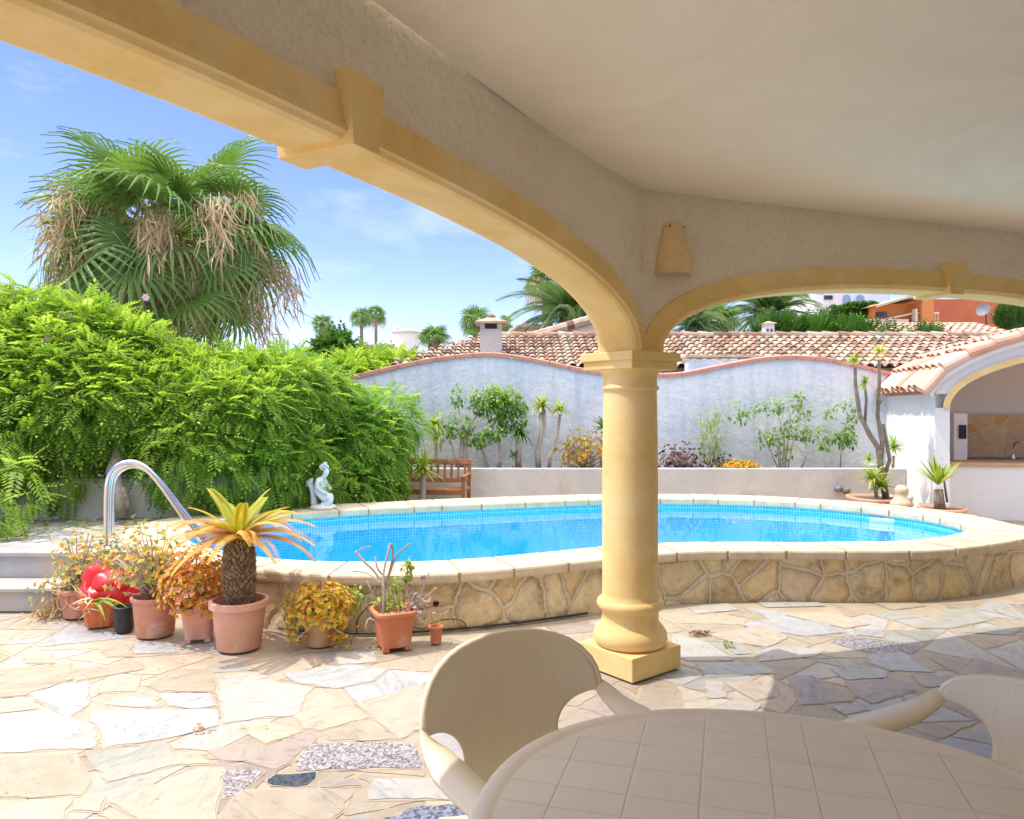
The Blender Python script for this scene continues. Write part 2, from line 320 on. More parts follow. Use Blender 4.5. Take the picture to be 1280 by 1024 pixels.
def paving_mat(name):
    m, t, p = nodes(name); a = t.nodes.new('ShaderNodeAttribute'); a.attribute_name = 'stone'; ti = t.nodes.new('ShaderNodeAttribute'); ti.attribute_name = 'tint'
    c = t.nodes.new('ShaderNodeTexCoord'); v = t.nodes.new('ShaderNodeVectorMath'); v.operation = 'ADD'; t.links.new(c.outputs['Object'], v.inputs[0])
    cb = t.nodes.new('ShaderNodeCombineXYZ'); k = mth(t, 'MULTIPLY', ti.outputs['Fac'], 37.0); t.links.new(k, cb.inputs[0]); t.links.new(k, cb.inputs[2]); t.links.new(cb.outputs[0], v.inputs[1])
    rot = t.nodes.new('ShaderNodeVectorRotate'); rot.rotation_type = 'Z_AXIS'; t.links.new(v.outputs[0], rot.inputs[0]); t.links.new(k, rot.inputs['Angle'])
    mp = t.nodes.new('ShaderNodeMapping'); mp.inputs['Scale'].default_value = (1, 4, 1); t.links.new(rot.outputs[0], mp.inputs[0])
    vein = noise(t, 3.2, 10, .65, mp.outputs[0], dist=1.8)
    vr = ramp(t, [(.62, .64, .67), (1, 1, 1), (.95, .87, .78)], [.34, .48, .75]); t.links.new(vein.outputs['Fac'], vr.inputs[0])
    n1 = noise(t, 9, 8, .65); nr = ramp(t, [(.80, .74, .66), (1, 1, 1)], [.3, .6]); t.links.new(n1.outputs['Fac'], nr.inputs[0])
    col = mixc(t, .75, a.outputs['Color'], vr.outputs[0], 'MULTIPLY'); col = mixc(t, .7, col, nr.outputs[0], 'MULTIPLY')
    vo = t.nodes.new('ShaderNodeTexVoronoi'); vo.inputs['Scale'].default_value = 95; t.links.new(c.outputs['Object'], vo.inputs['Vector'])
    sp = ramp(t, [(.35, .33, .36), (1.3, 1.25, 1.25)], [.25, .75]); bw = t.nodes.new('ShaderNodeRGBToBW'); t.links.new(vo.outputs['Color'], bw.inputs[0]); t.links.new(bw.outputs[0], sp.inputs[0])
    gran = mth(t, 'GREATER_THAN', ti.outputs['Fac'], 1.0)
    col = mixc(t, gran, col, mixc(t, 1.0, a.outputs['Color'], sp.outputs[0], 'MULTIPLY'))
    dn = noise(t, 1.1, 9, .7); dr = ramp(t, [(0, 0, 0), (1, 1, 1)], [.5, .75]); t.links.new(dn.outputs['Fac'], dr.inputs[0])
    col = mixc(t, mth(t, 'MULTIPLY', dr.outputs[0], .4), col, (.60, .50, .38))
    t.links.new(col, p.inputs['Base Color']); p.inputs['Roughness'].default_value = .62; p.inputs['Specular IOR Level'].default_value = .35
    b = bump(t, p, noise(t, 18, 6, .6).outputs['Fac'], .25, .008); bump(t, p, noise(t, 160, 3, .6).outputs['Fac'], .12, .002, b); return m
M['paving'] = paving_mat('flagstone')
M['mortar'] = plain('mortar', [(.36, .29, .20), (.45, .37, .27)], 5, .95, .4, 70, .004, dirt=((.46, .38, .28), 2.5, .6))
def rubble():
    """facing of irregular ochre flagstones, laid out in the wall's own (length, height) coordinates"""
    m, t, p = nodes('ochre_rubble'); uv = t.nodes.new('ShaderNodeUVMap'); uv.uv_map = 'UVMap'
    n0 = noise(t, 7, 4, .5, uv.outputs[0]); d = t.nodes.new('ShaderNodeVectorMath'); d.operation = 'MULTIPLY_ADD'; t.links.new(n0.outputs['Color'], d.inputs[0]); d.inputs[1].default_value = (.09, .09, 0); t.links.new(uv.outputs[0], d.inputs[2])
    mp = t.nodes.new('ShaderNodeMapping'); mp.inputs['Scale'].default_value = (1, .8, 1); t.links.new(d.outputs[0], mp.inputs[0])
    v1 = t.nodes.new('ShaderNodeTexVoronoi'); v1.voronoi_dimensions = '2D'; v1.feature = 'DISTANCE_TO_EDGE'; v1.inputs['Scale'].default_value = 3.7; v1.inputs['Randomness'].default_value = .9
    v2 = t.nodes.new('ShaderNodeTexVoronoi'); v2.voronoi_dimensions = '2D'; v2.inputs['Scale'].default_value = 3.7; v2.inputs['Randomness'].default_value = .9
    t.links.new(mp.outputs[0], v1.inputs['Vector']); t.links.new(mp.outputs[0], v2.inputs['Vector'])
    e = ramp(t, [(0, 0, 0), (1, 1, 1)], [.03, .075]); t.links.new(v1.outputs['Distance'], e.inputs[0])
    bw = t.nodes.new('ShaderNodeSeparateColor'); t.links.new(v2.outputs['Color'], bw.inputs[0])
    sr = ramp(t, [(.58, .44, .25), (.72, .55, .29), (.66, .54, .38), (.80, .64, .38), (.62, .50, .31)]); t.links.new(bw.outputs[0], sr.inputs[0])
    n1 = noise(t, 14, 8, .65); s2 = mixc(t, .55, sr.outputs[0], n1.outputs['Fac'], 'OVERLAY')
    st = noise(t, 2.6, 8, .7); sm = ramp(t, [(0, 0, 0), (1, 1, 1)], [.52, .66]); t.links.new(st.outputs['Fac'], sm.inputs[0]); s2 = mixc(t, mth(t, 'MULTIPLY', sm.outputs[0], .7), s2, (.20, .145, .09))
    mort = mixc(t, n1.outputs['Fac'], (.56, .46, .32), (.70, .60, .44)); ln = ramp(t, [(1, 1, 1), (.38, .33, .28), (1, 1, 1)], [.03, .055, .085]); t.links.new(v1.outputs['Distance'], ln.inputs[0]); n9 = noise(t, 45, 6, .7); c = mixc(t, .55, mixc(t, e.outputs[0], mort, s2), ln.outputs[0], 'MULTIPLY'); c = mixc(t, .35, c, n9.outputs['Fac'], 'OVERLAY'); t.links.new(c, p.inputs['Base Color'])
    p.inputs['Roughness'].default_value = .88; hgt = ramp(t, [(0, 0, 0), (.8, .8, .8), (1, 1, 1)], [.02, .16, .4]); t.links.new(v1.outputs['Distance'], hgt.inputs[0])
    b = bump(t, p, hgt.outputs[0], .9, .03); bump(t, p, noise(t, 30, 7, .65).outputs['Fac'], .45, .02, b); return m
M['rubble'] = rubble()
M['coping'] = plain('cream_coping', [(.50, .39, .26), (.60, .49, .34), (.68, .58, .43)], 6, .8, .3, 50, .006, dirt=((.42, .32, .21), 5, .60))
M['marble'] = plain('grey_marble', [(.30, .30, .31), (.50, .48, .45)], 4, .5, .2, 40, .006, dirt=((.46, .40, .32), 2, .5))
def mosaic():
    m, t, p = nodes('pool_mosaic'); uv = t.nodes.new('ShaderNodeUVMap'); uv.uv_map = 'UVMap'
    b = t.nodes.new('ShaderNodeTexBrick'); b.offset = 0; b.squash = 1; b.inputs['Scale'].default_value = 1; b.inputs['Brick Width'].default_value = .033; b.inputs['Row Height'].default_value = .033
    b.inputs['Mortar Size'].default_value = .003; b.inputs['Mortar Smooth'].default_value = .1
    b.inputs['Color1'].default_value = (.01, .36, .80, 1); b.inputs['Color2'].default_value = (.05, .52, .90, 1); b.inputs['Mortar'].default_value = (.30, .70, .94, 1)
    t.links.new(uv.outputs[0], b.inputs['Vector']); t.links.new(b.outputs[0], p.inputs['Base Color']); p.inputs['Roughness'].default_value = .25; return m
M['mosaic'] = mosaic()
def basin_floor():
    m, t, p = nodes('pool_floor'); n = noise(t, 1.2, 4, .5); rp = ramp(t, [(.32, .78, .95), (.40, .84, .96)], [.3, .7]); t.links.new(n.outputs['Fac'], rp.inputs[0]); t.links.new(rp.outputs[0], p.inputs['Base Color']); p.inputs['Roughness'].default_value = .4; return m
M['basin'] = basin_floor(); M['basinwall'] = plain('pool_wall_blue', [(.03, .47, .88), (.06, .56, .92)], 2, .4, 0)
def water():
    m, t, p = nodes('pool_water'); t.nodes.remove(p); out = t.nodes['Material Output']
    tr = t.nodes.new('ShaderNodeBsdfTransparent'); tr.inputs[0].default_value = (.80, .97, 1.0, 1); gl = t.nodes.new('ShaderNodeBsdfGlossy'); gl.inputs['Roughness'].default_value = .02
    fr = t.nodes.new('ShaderNodeFresnel'); fr.inputs[0].default_value = 1.33; mx = t.nodes.new('ShaderNodeMixShader')
    b = t.nodes.new('ShaderNodeBump'); b.inputs['Strength'].default_value = .10; b.inputs['Distance'].default_value = .02
    n = noise(t, 3.0, 4, .5); t.links.new(n.outputs['Fac'], b.inputs['Height']); t.links.new(b.outputs[0], gl.inputs['Normal']); t.links.new(b.outputs[0], fr.inputs['Normal'])
    t.links.new(fr.outputs[0], mx.inputs[0]); t.links.new(tr.outputs[0], mx.inputs[1]); t.links.new(gl.outputs[0], mx.inputs[2]); t.links.new(mx.outputs[0], out.inputs[0]); return m
M['water'] = water()
M['ground'] = plain('dry_ground', [(.24, .19, .12), (.36, .29, .19)], .6, .95, .5, 20, .03)
M['hill'] = plain('hill', [(.10, .12, .06), (.28, .23, .15)], .12, .95, 0)

# ------------------------------------------------------------------ pool outline (world metres at coping height)
ZC = .41
def smooth_loop(pts, n):
    P = np.array(pts); m = len(P); out = []
    for i in range(m):
        p0, p1, p2, p3 = P[i - 1], P[i], P[(i + 1) % m], P[(i + 2) % m]
        for k in range(12):
            t = k / 12; out.append(.5 * ((2 * p1) + (-p0 + p2) * t + (2 * p0 - 5 * p1 + 4 * p2 - p3) * t * t + (-p0 + 3 * p1 - 3 * p2 + p3) * t ** 3))
    Q = np.array(out); Q2 = np.vstack([Q, Q[:1]]); s = np.concatenate([[0], np.cumsum(np.linalg.norm(np.diff(Q2, axis=0), axis=1))])
    u = np.linspace(0, s[-1], n, endpoint=False); return np.stack([np.interp(u, s, Q2[:, 0]), np.interp(u, s, Q2[:, 1])], 1)
inner_px = [(253, 682), (320, 694.5), (385, 700), (442, 701.5), (510, 701.3), (599, 697), (670, 690.5), (753, 682.3), (818, 678.5), (920, 676.5), (1000, 677), (1105, 676), (1153, 673), (1192, 667.7),
            (1208, 661), (1204, 655), (1184, 649.5), (1144, 641.8), (1105, 637), (1052, 631.6), (1000, 627.8), (920, 624.3), (819, 623), (753, 624), (670, 627), (570, 631), (480, 634.7), (418, 638.3), (356, 642.8), (280, 650), (238, 660), (233, 670)]
outer_px = [(215, 697), (270, 707), (338, 714), (402, 718.5), (470, 719.5), (510, 718.5), (593, 714), (655, 709), (753, 698.8), (822, 692.2), (856, 690), (920, 688.3), (1040, 688.4), (1096, 689), (1149, 687.8), (1197, 685), (1251, 678.6), (1290, 670),
            (1296, 664), (1280, 658), (1240, 649), (1197, 641), (1135, 633.4), (1079, 627.4), (1000, 622.4), (920, 618.6), (819, 617.2), (753, 617.8), (670, 619.4), (570, 623), (480, 627), (418, 630), (355, 634.2), (280, 640), (219, 646), (175, 655), (150, 667), (160, 682)]
NP = 240
PI_ = smooth_loop([fl(x, y, ZC)[:2] for x, y in inner_px], NP)
PO_ = smooth_loop([fl(x, y, ZC)[:2] for x, y in outer_px], NP)
PC = PI_.mean(0)
def offset_loop(P, d):
    T = np.roll(P, -1, 0) - np.roll(P, 1, 0); T /= np.linalg.norm(T, axis=1)[:, None]; N = np.stack([T[:, 1], -T[:, 0]], 1)
    return P + N * d        # loops run anticlockwise: N points outward
def area(P): x, y = P[:, 0], P[:, 1]; return .5 * np.sum(x * np.roll(y, -1) - y * np.roll(x, -1))
for A in (PI_, PO_):
    if area(A) < 0: A[:] = A[::-1].copy()
def inpoly(p, P):
    x, y = p; x0, y0 = P[:, 0], P[:, 1]; x1, y1 = np.roll(x0, -1), np.roll(y0, -1)
    c = ((y0 > y) != (y1 > y)); xi = (x1 - x0) * (y - y0) / np.where(y1 == y0, 1e-9, y1 - y0) + x0; return bool(np.sum(c & (x < xi)) % 2)

def strip(mb, loops, zs, closed=True, uvscale=None, tint=None, smooth=True, flip=False):
    n = len(loops[0]); V = []; 
    for Lp, z in zip(loops, zs): V += [(p[0], p[1], z) for p in Lp]
    sarc = np.concatenate([[0], np.cumsum(np.linalg.norm(np.diff(np.vstack([loops[0], loops[0][:1]]), axis=0), axis=1))])
    prof = [0]
    for k in range(1, len(loops)): prof.append(prof[-1] + math.hypot(np.linalg.norm(np.array(loops[k][0]) - np.array(loops[k - 1][0])), zs[k] - zs[k - 1]))
    for j in range(len(loops) - 1):
        for i in range(n if closed else n - 1):
            i2 = (i + 1) % n; q = (j * n + i, j * n + i2, (j + 1) * n + i2, (j + 1) * n + i)
            u = {q[0]: (sarc[i], prof[j]), q[1]: (sarc[i + 1], prof[j]), q[2]: (sarc[i + 1], prof[j + 1]), q[3]: (sarc[i], prof[j + 1])}
            if flip: q = q[::-1]
            mb._tmp = getattr(mb, '_tmp', []); mb._tmp.append((q, u))
    b = mb.n; mb.v.append(np.array(V, float)); mb.n += len(V)
    for q, u in mb._tmp:
        mb.f.append([b + k for k in q]); mb.sm.append(smooth); mb.t.append(random.random() if tint is None else tint); mb.col.append((1, 1, 1)); mb.uv[len(mb.f) - 1] = [u[k] for k in q]
    mb._tmp = []

# ------------------------------------------------------------------ ground, water, terrain
WALL = offset_loop(PO_, -.035)
def matched(inner, m):     # same angular parameter rings for the ground sheet
    return inner
mb = MB(); c0 = PO_.mean(0); ring1 = []
strip(mb, [WALL, offset_loop(PO_, .6), c0 + (PO_ - c0) / np.linalg.norm(PO_ - c0, axis=1)[:, None] * 30, c0 + (PO_ - c0) / np.linalg.norm(PO_ - c0, axis=1)[:, None] * 600], [-.012] * 3 + [-.5], smooth=False)
struct(mb.build('ground', M['mortar']))
mb = MB()
NX, NY = 60, 26; V = []; Fq = []
for j in range(NY):
    for i in range(NX):
        x = -160 + 380 * i / (NX - 1); y = 45 + 190 * j / (NY - 1)
        h = max(0, (y - 45) / 190) * (4 + 13 / (1 + math.exp(-(x - 35) / 14))) * 1.0 - .7 + .8 * math.sin(x * .11 + y * .07) * (j > 1)
        V.append((x, y, h))
for j in range(NY - 1):
    for i in range(NX - 1): a = j * NX + i; Fq.append((a, a + 1, a + NX + 1, a + NX))
mb.add(V, Fq, None, True); struct(mb.build('hills', M['hill']))
mb = MB(); mb.add([(p[0], p[1], .29) for p in offset_loop(PI_, .012)], [tuple(range(NP))]); struct(mb.build('water', M['water']))

# ------------------------------------------------------------------ crazy paving
TYPES = {'white': ((0.437, 0.430, 0.403), 0), 'bluewhite': ((0.400, 0.414, 0.427), 0), 'cream': ((0.464, 0.410, 0.329), 0), 'beige': ((0.399, 0.345, 0.271), 0), 'pink': ((0.366, 0.305, 0.278), 0), 'peach': ((0.459, 0.385, 0.303), 0),
         'grey': ((0.367, 0.367, 0.367), 0), 'greygreen': ((0.362, 0.362, 0.328), 0), 'granite': ((0.326, 0.313, 0.320), 1), 'bluegranite': ((0.204, 0.231, 0.299), 1), 'navy': ((0.046, 0.067, 0.094), 1), 'purple': ((0.341, 0.314, 0.314), 0)}
def inset(P, g):
    n = len(P); out = []
    for i in range(n):
        a, b, c = P[i - 1], P[i], P[(i + 1) % n]; d1 = b - a; d2 = c - b; l1 = np.linalg.norm(d1); l2 = np.linalg.norm(d2)
        if l1 < 1e-6 or l2 < 1e-6: continue
        n1 = np.array([-d1[1], d1[0]]) / l1; n2 = np.array([-d2[1], d2[0]]) / l2; s = n1 + n2; k = s @ s
        if k < .15: return None
        out.append(b + s / k * 2 * g * .5 * 2 / 2)
    out = np.array(out)
    return out if len(out) > 2 and area(out) > .0015 else None
def rough(P, amp=.009):
    out = []; n = len(P)
    for i in range(n):
        a, b = P[i], P[(i + 1) % n]; l = np.linalg.norm(b - a); k = max(2, int(l / .045)); nn = np.array([-(b - a)[1], (b - a)[0]]) / max(l, 1e-6)
        for q in range(k):
            t = (q + (.12 if q == 0 else 0)) / k; out.append(a + (b - a) * t + nn * (random.uniform(-amp, amp) if q else 0))
        out.append(a + (b - a) * (1 - .12 / k))
    return np.array(out)
def halfcut(P, p, d):
    n = np.array([-d[1], d[0]]); s = (P - p) @ n; A, B = [], []
    for i in range(len(P)):
        j = (i + 1) % len(P)
        (A if s[i] >= 0 else B).append(P[i])
        if (s[i] >= 0) != (s[j] >= 0): q = P[i] + (P[j] - P[i]) * s[i] / (s[i] - s[j]); A.append(q); B.append(q)
    return np.array(A), np.array(B)
def shards(P, tgt, out):
    ar = abs(area(P)); tg = tgt * random.choice([.25, .6, 1, 1.4, 2.2])
    if ar < tg or ar < .012: out.append(P); return
    c = P.mean(0); cov = np.cov((P - c).T); w, v = np.linalg.eigh(cov); ax = v[:, 0]; an = math.atan2(ax[1], ax[0]) + random.gauss(0, .42)
    p = c + (v[:, 1] * math.sqrt(max(w[1], 0))) * random.uniform(-.45, .45); A, B = halfcut(P, p, np.array([math.cos(an), math.sin(an)]))
    for Q in (A, B):
        if len(Q) > 2: shards(Q, tgt, out)
def stones(mb, region, tgt, z, keep, mix, gap=.016):
    out = []; shards(np.array(region, float), tgt, out)
    for P in out:
        c = P.mean(0)
        if not keep(c) or not all(keep(q) for q in P): continue
        if area(P) < 0: P = P[::-1]
        Q = inset(P, gap * random.uniform(.6, 1.5))
        if Q is None: continue
        Q = rough(Q); k = random.choices(list(mix), list(mix.values()))[0]; c, g = TYPES[k]; j = random.uniform(.86, 1.1)
        mb.add([(x, y, z + random.uniform(-.0003, .0003)) for x, y in Q], [tuple(range(len(Q)))], random.random() * .95 + (1.2 if g else 0), col=tuple(min(.86, q * j) for q in c))
mix0 = {'cream': 26, 'beige': 26, 'white': 14, 'bluewhite': 8, 'peach': 12, 'pink': 4, 'greygreen': 4, 'grey': 1, 'granite': 1, 'purple': 1}
mb = MB(); outer2 = offset_loop(PO_, .0)
step_x1 = -3.25
keep = lambda q: not inpoly(q, outer2)
stones(mb, [(-8, -3.5), (12, -3.5), (12, 8.6), (-8, 8.6)], .15, -.0098, lambda q: keep(q) and not (q[0] < -2.9 and q[1] > 5.74), mix0)
heroes = []
def hz(sc, ox, oy, rows):
    for k, pts in rows: heroes.append((k, [(ox + x / sc, oy + y / sc) for x, y in pts]))
hz(2.0, 0, 760, [
 ('bluewhite', [(70, 212), (222, 178), (220, 240), (170, 272)]), ('cream', [(240, 210), (262, 175), (352, 165), (340, 205)]), ('white', [(262, 238), (300, 215), (385, 222), (390, 245)]),
 ('bluewhite', [(400, 210), (520, 210), (540, 240), (490, 248), (420, 240)]), ('white', [(0, 262), (120, 250), (238, 290), (236, 345), (0, 358), (-60, 350), (-60, 270)]),
 ('bluewhite', [(228, 250), (540, 250), (545, 290), (400, 325), (262, 345), (255, 310), (225, 280)]), ('white', [(543, 168), (640, 158), (700, 185), (780, 195), (740, 265), (640, 272), (560, 285)]),
 ('bluewhite', [(712, 160), (880, 138), (970, 150), (935, 180), (840, 198), (740, 182)]), ('cream', [(735, 262), (805, 200), (925, 270), (800, 303), (760, 298)]),
 ('cream', [(600, 295), (660, 280), (755, 305), (665, 335)]), ('greygreen', [(218, 360), (420, 335), (455, 385), (270, 430)]), ('pink', [(520, 350), (600, 338), (680, 350), (640, 375), (560, 378)]),
 ('pink', [(615, 378), (740, 312), (795, 318), (720, 385), (690, 400)]), ('granite', [(735, 385), (780, 332), (1040, 335), (1050, 395), (740, 402)]), ('navy', [(668, 425), (690, 412), (792, 405), (770, 438), (680, 438)]),
 ('pink', [(800, 430), (890, 422), (905, 440), (800, 445)]), ('white', [(935, 423), (1165, 420), (1180, 472), (920, 475)]), ('bluegranite', [(935, 535), (1050, 490), (1155, 488), (1170, 545), (940, 550)]),
 ('beige', [(540, 528), (600, 450), (880, 450), (860, 500), (800, 545), (560, 550)]), ('cream', [(270, 480), (500, 395), (560, 395), (545, 470), (530, 540), (380, 540)]),
 ('beige', [(-40, 375), (185, 360), (228, 430), (205, 465), (-40, 470)]), ('cream', [(-40, 490), (180, 470), (150, 550), (-40, 550)]), ('granite', [(555, 400), (660, 405), (590, 465), (560, 470)]),
 ('peach', [(440, 360), (480, 352), (525, 385), (460, 388)]), ('cream', [(178, 500), (215, 460), (262, 470), (250, 505)]), ('beige', [(370, 190), (440, 150), (530, 150), (535, 205), (400, 205)]),
 ('beige', [(190, 150), (350, 130), (360, 150), (300, 160), (190, 180)]), ('beige', [(0, 150), (180, 135), (180, 175), (60, 215), (0, 220)]), ('cream', [(0, 225), (60, 220), (95, 248), (0, 258)]),
 ('beige', [(815, 320), (900, 275), (1000, 325), (830, 328)]), ('cream', [(890, 235), (1060, 190), (1050, 300), (1000, 325), (930, 265)]), ('bluewhite', [(335, 85), (420, 80), (445, 108), (335, 112)]),
 ('cream', [(60, 110), (130, 110), (138, 135), (65, 135)]), ('peach', [(240, 95), (330, 88), (330, 118), (270, 120)]), ('white', [(840, 110), (930, 105), (940, 132), (850, 138)])])
hz(3.048, 860, 730, [
 ('bluewhite', [(680, 262), (820, 258), (940, 330), (770, 325), (700, 300)]), ('bluewhite', [(545, 318), (740, 320), (760, 350), (600, 360)]), ('pink', [(915, 275), (1100, 280), (1280, 330), (1280, 375), (1060, 355)]),
 ('pink', [(1040, 358), (1180, 368), (1280, 385), (1100, 395)]), ('greygreen', [(850, 345), (1000, 345), (1030, 380), (900, 388)]), ('purple', [(600, 370), (740, 360), (870, 400), (700, 450), (640, 420)]),
 ('purple', [(380, 345), (470, 345), (620, 440), (430, 455)]), ('bluewhite', [(550, 460), (640, 455), (675, 475), (600, 492)]), ('bluewhite', [(200, 150), (350, 125), (500, 140), (600, 180), (450, 195), (250, 165)]),
 ('greygreen', [(870, 165), (980, 95), (1080, 90), (1170, 130), (1000, 165)]), ('grey', [(635, 170), (750, 172), (740, 200), (650, 190)]), ('cream', [(375, 115), (540, 100), (690, 150), (600, 165)]),
 ('white', [(255, 250), (400, 232), (520, 250), (480, 270), (270, 290)]), ('bluewhite', [(30, 295), (270, 295), (330, 335), (70, 350)]), ('white', [(65, 365), (125, 365), (145, 425), (75, 430)]),
 ('peach', [(145, 375), (240, 360), (330, 425), (260, 440)]), ('white', [(60, 480), (180, 435), (280, 450), (250, 480)]), ('greygreen', [(1050, 180), (1180, 155), (1280, 160), (1230, 190)]),
 ('grey', [(130, 215), (200, 220), (240, 260), (180, 262)]), ('white', [(-60, 185), (80, 220), (170, 285), (0, 290), (-60, 260)]), ('cream', [(80, 190), (300, 150), (380, 200), (300, 235), (160, 215)]),
 ('white', [(0, 85), (150, 70), (190, 95), (30, 110)]), ('white', [(250, 60), (480, 55), (520, 80), (300, 85)]), ('peach', [(700, 65), (840, 55), (900, 80), (780, 95)])])
mh = MB(); ms = MB()
for k, pts in heroes:
    P = np.array([fl(x, y, 0)[:2] for x, y in pts])
    if area(P) < 0: P = P[::-1]
    halo = inset(P, -.019); hi_ = heroes.index((k, pts)) * .000015
    if halo is not None: mh.add([(x, y, -.0088 + hi_) for x, y in halo], [tuple(range(len(halo)))])
    c, g = TYPES[k]; Q = rough(P, .012); mb.add([(x, y, -.0068 + hi_) for x, y in Q], [tuple(range(len(Q)))], random.random() * .95 + (1.2 if g else 0), col=c)
struct(mb.build('floor', M['paving'], usecol=True)); struct(mh.build('floor_joints', M['mortar']))
# raised deck left of the pool and behind it
mb = MB(); dk = [(-12, 6.16), (-3.05, 6.16), (-2.8, 5.95), (-2.0, 6.6), (-2.0, 8.6), (-12, 8.6)]
DZ = .385
body = MB(); n = len(dk)
dko = [(-12, 6.16), (-3.35, 6.16), (-2.95, 5.9)]
near = [tuple(p) for p in PO_ if p[0] < -2.2 and p[1] < 8.3]
_q = WALL; _il = [tuple(p) for p in _q if p[0] < -1.0]; _a = [p for p in _il if p[1] > 6.2]; _a.sort(key=lambda p: math.atan2(p[1] - 7.3, p[0] + 1.0) % (2 * math.pi), reverse=True)
poly = [(-12, 6.16), (-3.5, 6.16)] + _a[::-1][:0] + [p for p in sorted(_a, key=lambda p: -(math.atan2(p[1] - 7.3, p[0] + 1.0) % (2 * math.pi)))] + [(-1.0, 9.4), (-12, 9.4)]
V = [(x, y, -.01) for x, y in poly] + [(x, y, DZ - .012) for x, y in poly]; n = len(poly)
body.add(V, [tuple(range(n - 1, -1, -1)), tuple(range(n, 2 * n))] + [(i, (i + 1) % n, n + (i + 1) % n, n + i) for i in range(n)])
struct(body.build('terrace', M['mortar']))
stones(mb, [(-12, 6.17), (-1.4, 6.17), (-1.4, 9.3), (-12, 9.3)], .12, DZ - .006, lambda q: keep(q) and q[1] > 6.16, {'bluewhite': 20, 'greygreen': 12, 'beige': 12, 'cream': 8, 'grey': 8, 'white': 8})
struct(mb.build('terrace_paving', M['paving'], usecol=True))
# steps
st = thing('garden_steps', 'grey marble steps with two risers at the left edge, climbing to the raised terrace', 'steps', (-4.6, 5.95, 0))
mb = MB(); mb.box(lpt(st, (-5.9, 6.0, .075)), (5.2, .42, .15), tint=.3); mb.build('riser', M['marble'], st)
mb = MB(); mb.box(lpt(st, (-5.9, 5.985, .1675)), (5.24, .46, .032)); bevel(mb.build('tread', M['marble'], st), .008)
mb = MB(); mb.box(lpt(st, (-5.9, 6.16, .27)), (5.2, .06, .17)); mb.build('riser', M['marble'], st)
mb = MB(); mb.box(lpt(st, (-5.9, 6.30, .375)), (5.24, .42, .036)); bevel(mb.build('tread', M['marble'], st), .008)

# ------------------------------------------------------------------ swimming pool
pool = thing('swimming_pool', 'raised kidney shaped swimming pool of blue water with cream coping and ochre stone wall', 'pool', (PC[0], PC[1], 0))
def shift(P): return P - PC
mb = MB(); strip(mb, [shift(WALL), shift(WALL)], [-.01, ZC - .075]); mb.build('stone_wall', M['rubble'], pool)
mb = MB(); I2 = offset_loop(PI_, .02)
strip(mb, [shift(I2), shift(I2)], [ZC - .08, .02], flip=True); mb.build('tile_band', M['mosaic'], pool)
mb = MB(); strip(mb, [shift(I2), shift(I2)], [.02, -.50], flip=True); mb.build('basin_wall', M['basinwall'], pool)
mb = MB(); mb.add([(p[0], p[1], -.499) for p in shift(offset_loop(PI_, .03))], [tuple(range(NP))]); mb.build('pool_floor', M['basin'], pool)
mb = MB()                                       # mortar bed under the coping joints
strip(mb, [shift(offset_loop(PO_, -.012)), shift(offset_loop(PO_, -.012)), shift(offset_loop(PI_, .012)), shift(offset_loop(PI_, .012))], [ZC - .07, ZC - .007, ZC - .007, ZC - .08], smooth=False); mb.build('coping_bed', M['mortar'], pool)
# coping stones: matched by nearest direction
def nearest(p, P): return P[np.argmin(np.sum((P - p) ** 2, 1))]
OD = smooth_loop([tuple(p) for p in PO_[::6]], 960); NS = 46; per = 960 // NS; mb = MB()
def smooth_inner(a):
    return a
inn = np.array([nearest(p, smooth_loop([tuple(q) for q in PI_[::4]], 1600)) for p in OD])
for _ in range(30): inn = (np.roll(inn, 1, 0) + inn * 2 + np.roll(inn, -1, 0)) / 4
edges = sorted(set([0] + [int(960 * (i + random.uniform(-.18, .18)) / NS) for i in range(1, NS)])) + [960]
for a, b in zip(edges[:-1], edges[1:]):
    idx = np.linspace(a + .55, b - .55, 9); o = np.stack([np.interp(idx % 960, np.arange(961), np.append(OD[:, k], OD[0, k])) for k in (0, 1)], 1)
    q = np.stack([np.interp(idx % 960, np.arange(961), np.append(inn[:, k], inn[0, k])) for k in (0, 1)], 1)
    d = (q - o); 
    prof = []
    wdt = np.linalg.norm(d, axis=1)[:, None]; u = d / wdt
    for off, z in ((.03, ZC - .075), (.004, ZC - .072), (0, ZC - .055), (.0, ZC - .018), (.006, ZC - .005), (.02, ZC)): prof.append((o + u * off, z))
    for off, z in ((.02, ZC), (.006, ZC - .004), (0, ZC - .018), (0, ZC - .06), (.005, ZC - .075), (.03, ZC - .08)): prof.append((q - u * off, z))
    tn = random.random(); m = len(idx); V = []; dz = random.uniform(-.002, .002)
    for Lp, z in prof: V += [(p[0] - PC[0], p[1] - PC[1], z + dz) for p in Lp]
    K = len(prof); fs = [(j * m + i, j * m + i + 1, (j + 1) * m + i + 1, (j + 1) * m + i) for j in range(K - 1) for i in range(m - 1)]
    fs += [tuple(j * m for j in range(K)), tuple(j * m + m - 1 for j in range(K - 1, -1, -1))]
    mb.add(V, fs, tn, False)
mb.build('coping', M['coping'], pool)
sk = at(1107, 652, 8.62); mb = MB(); c = nearest(np.array(fl(1107, 637, ZC)[:2]), PI_); c = Vector((c[0] - PC[0], c[1] - PC[1], 0)); rzs = R(-28)
for dx, dz, sx, sz in ((0, .055, .30, .022), (0, -.055, .30, .022), (-.139, 0, .022, .09), (.139, 0, .022, .09)): mb.box(c + Vector((dx * math.cos(rzs), dx * math.sin(rzs) - .02, .245 + dz)), (sx, .03, sz), rz=rzs)
mb.build('skimmer_frame', M['plain_white'], pool)
mb = MB(); mb.box(c + Vector((0, -.012, .245)), (.25, .03, .08), rz=rzs); mb.build('skimmer_flap', M['plain_white'], pool)

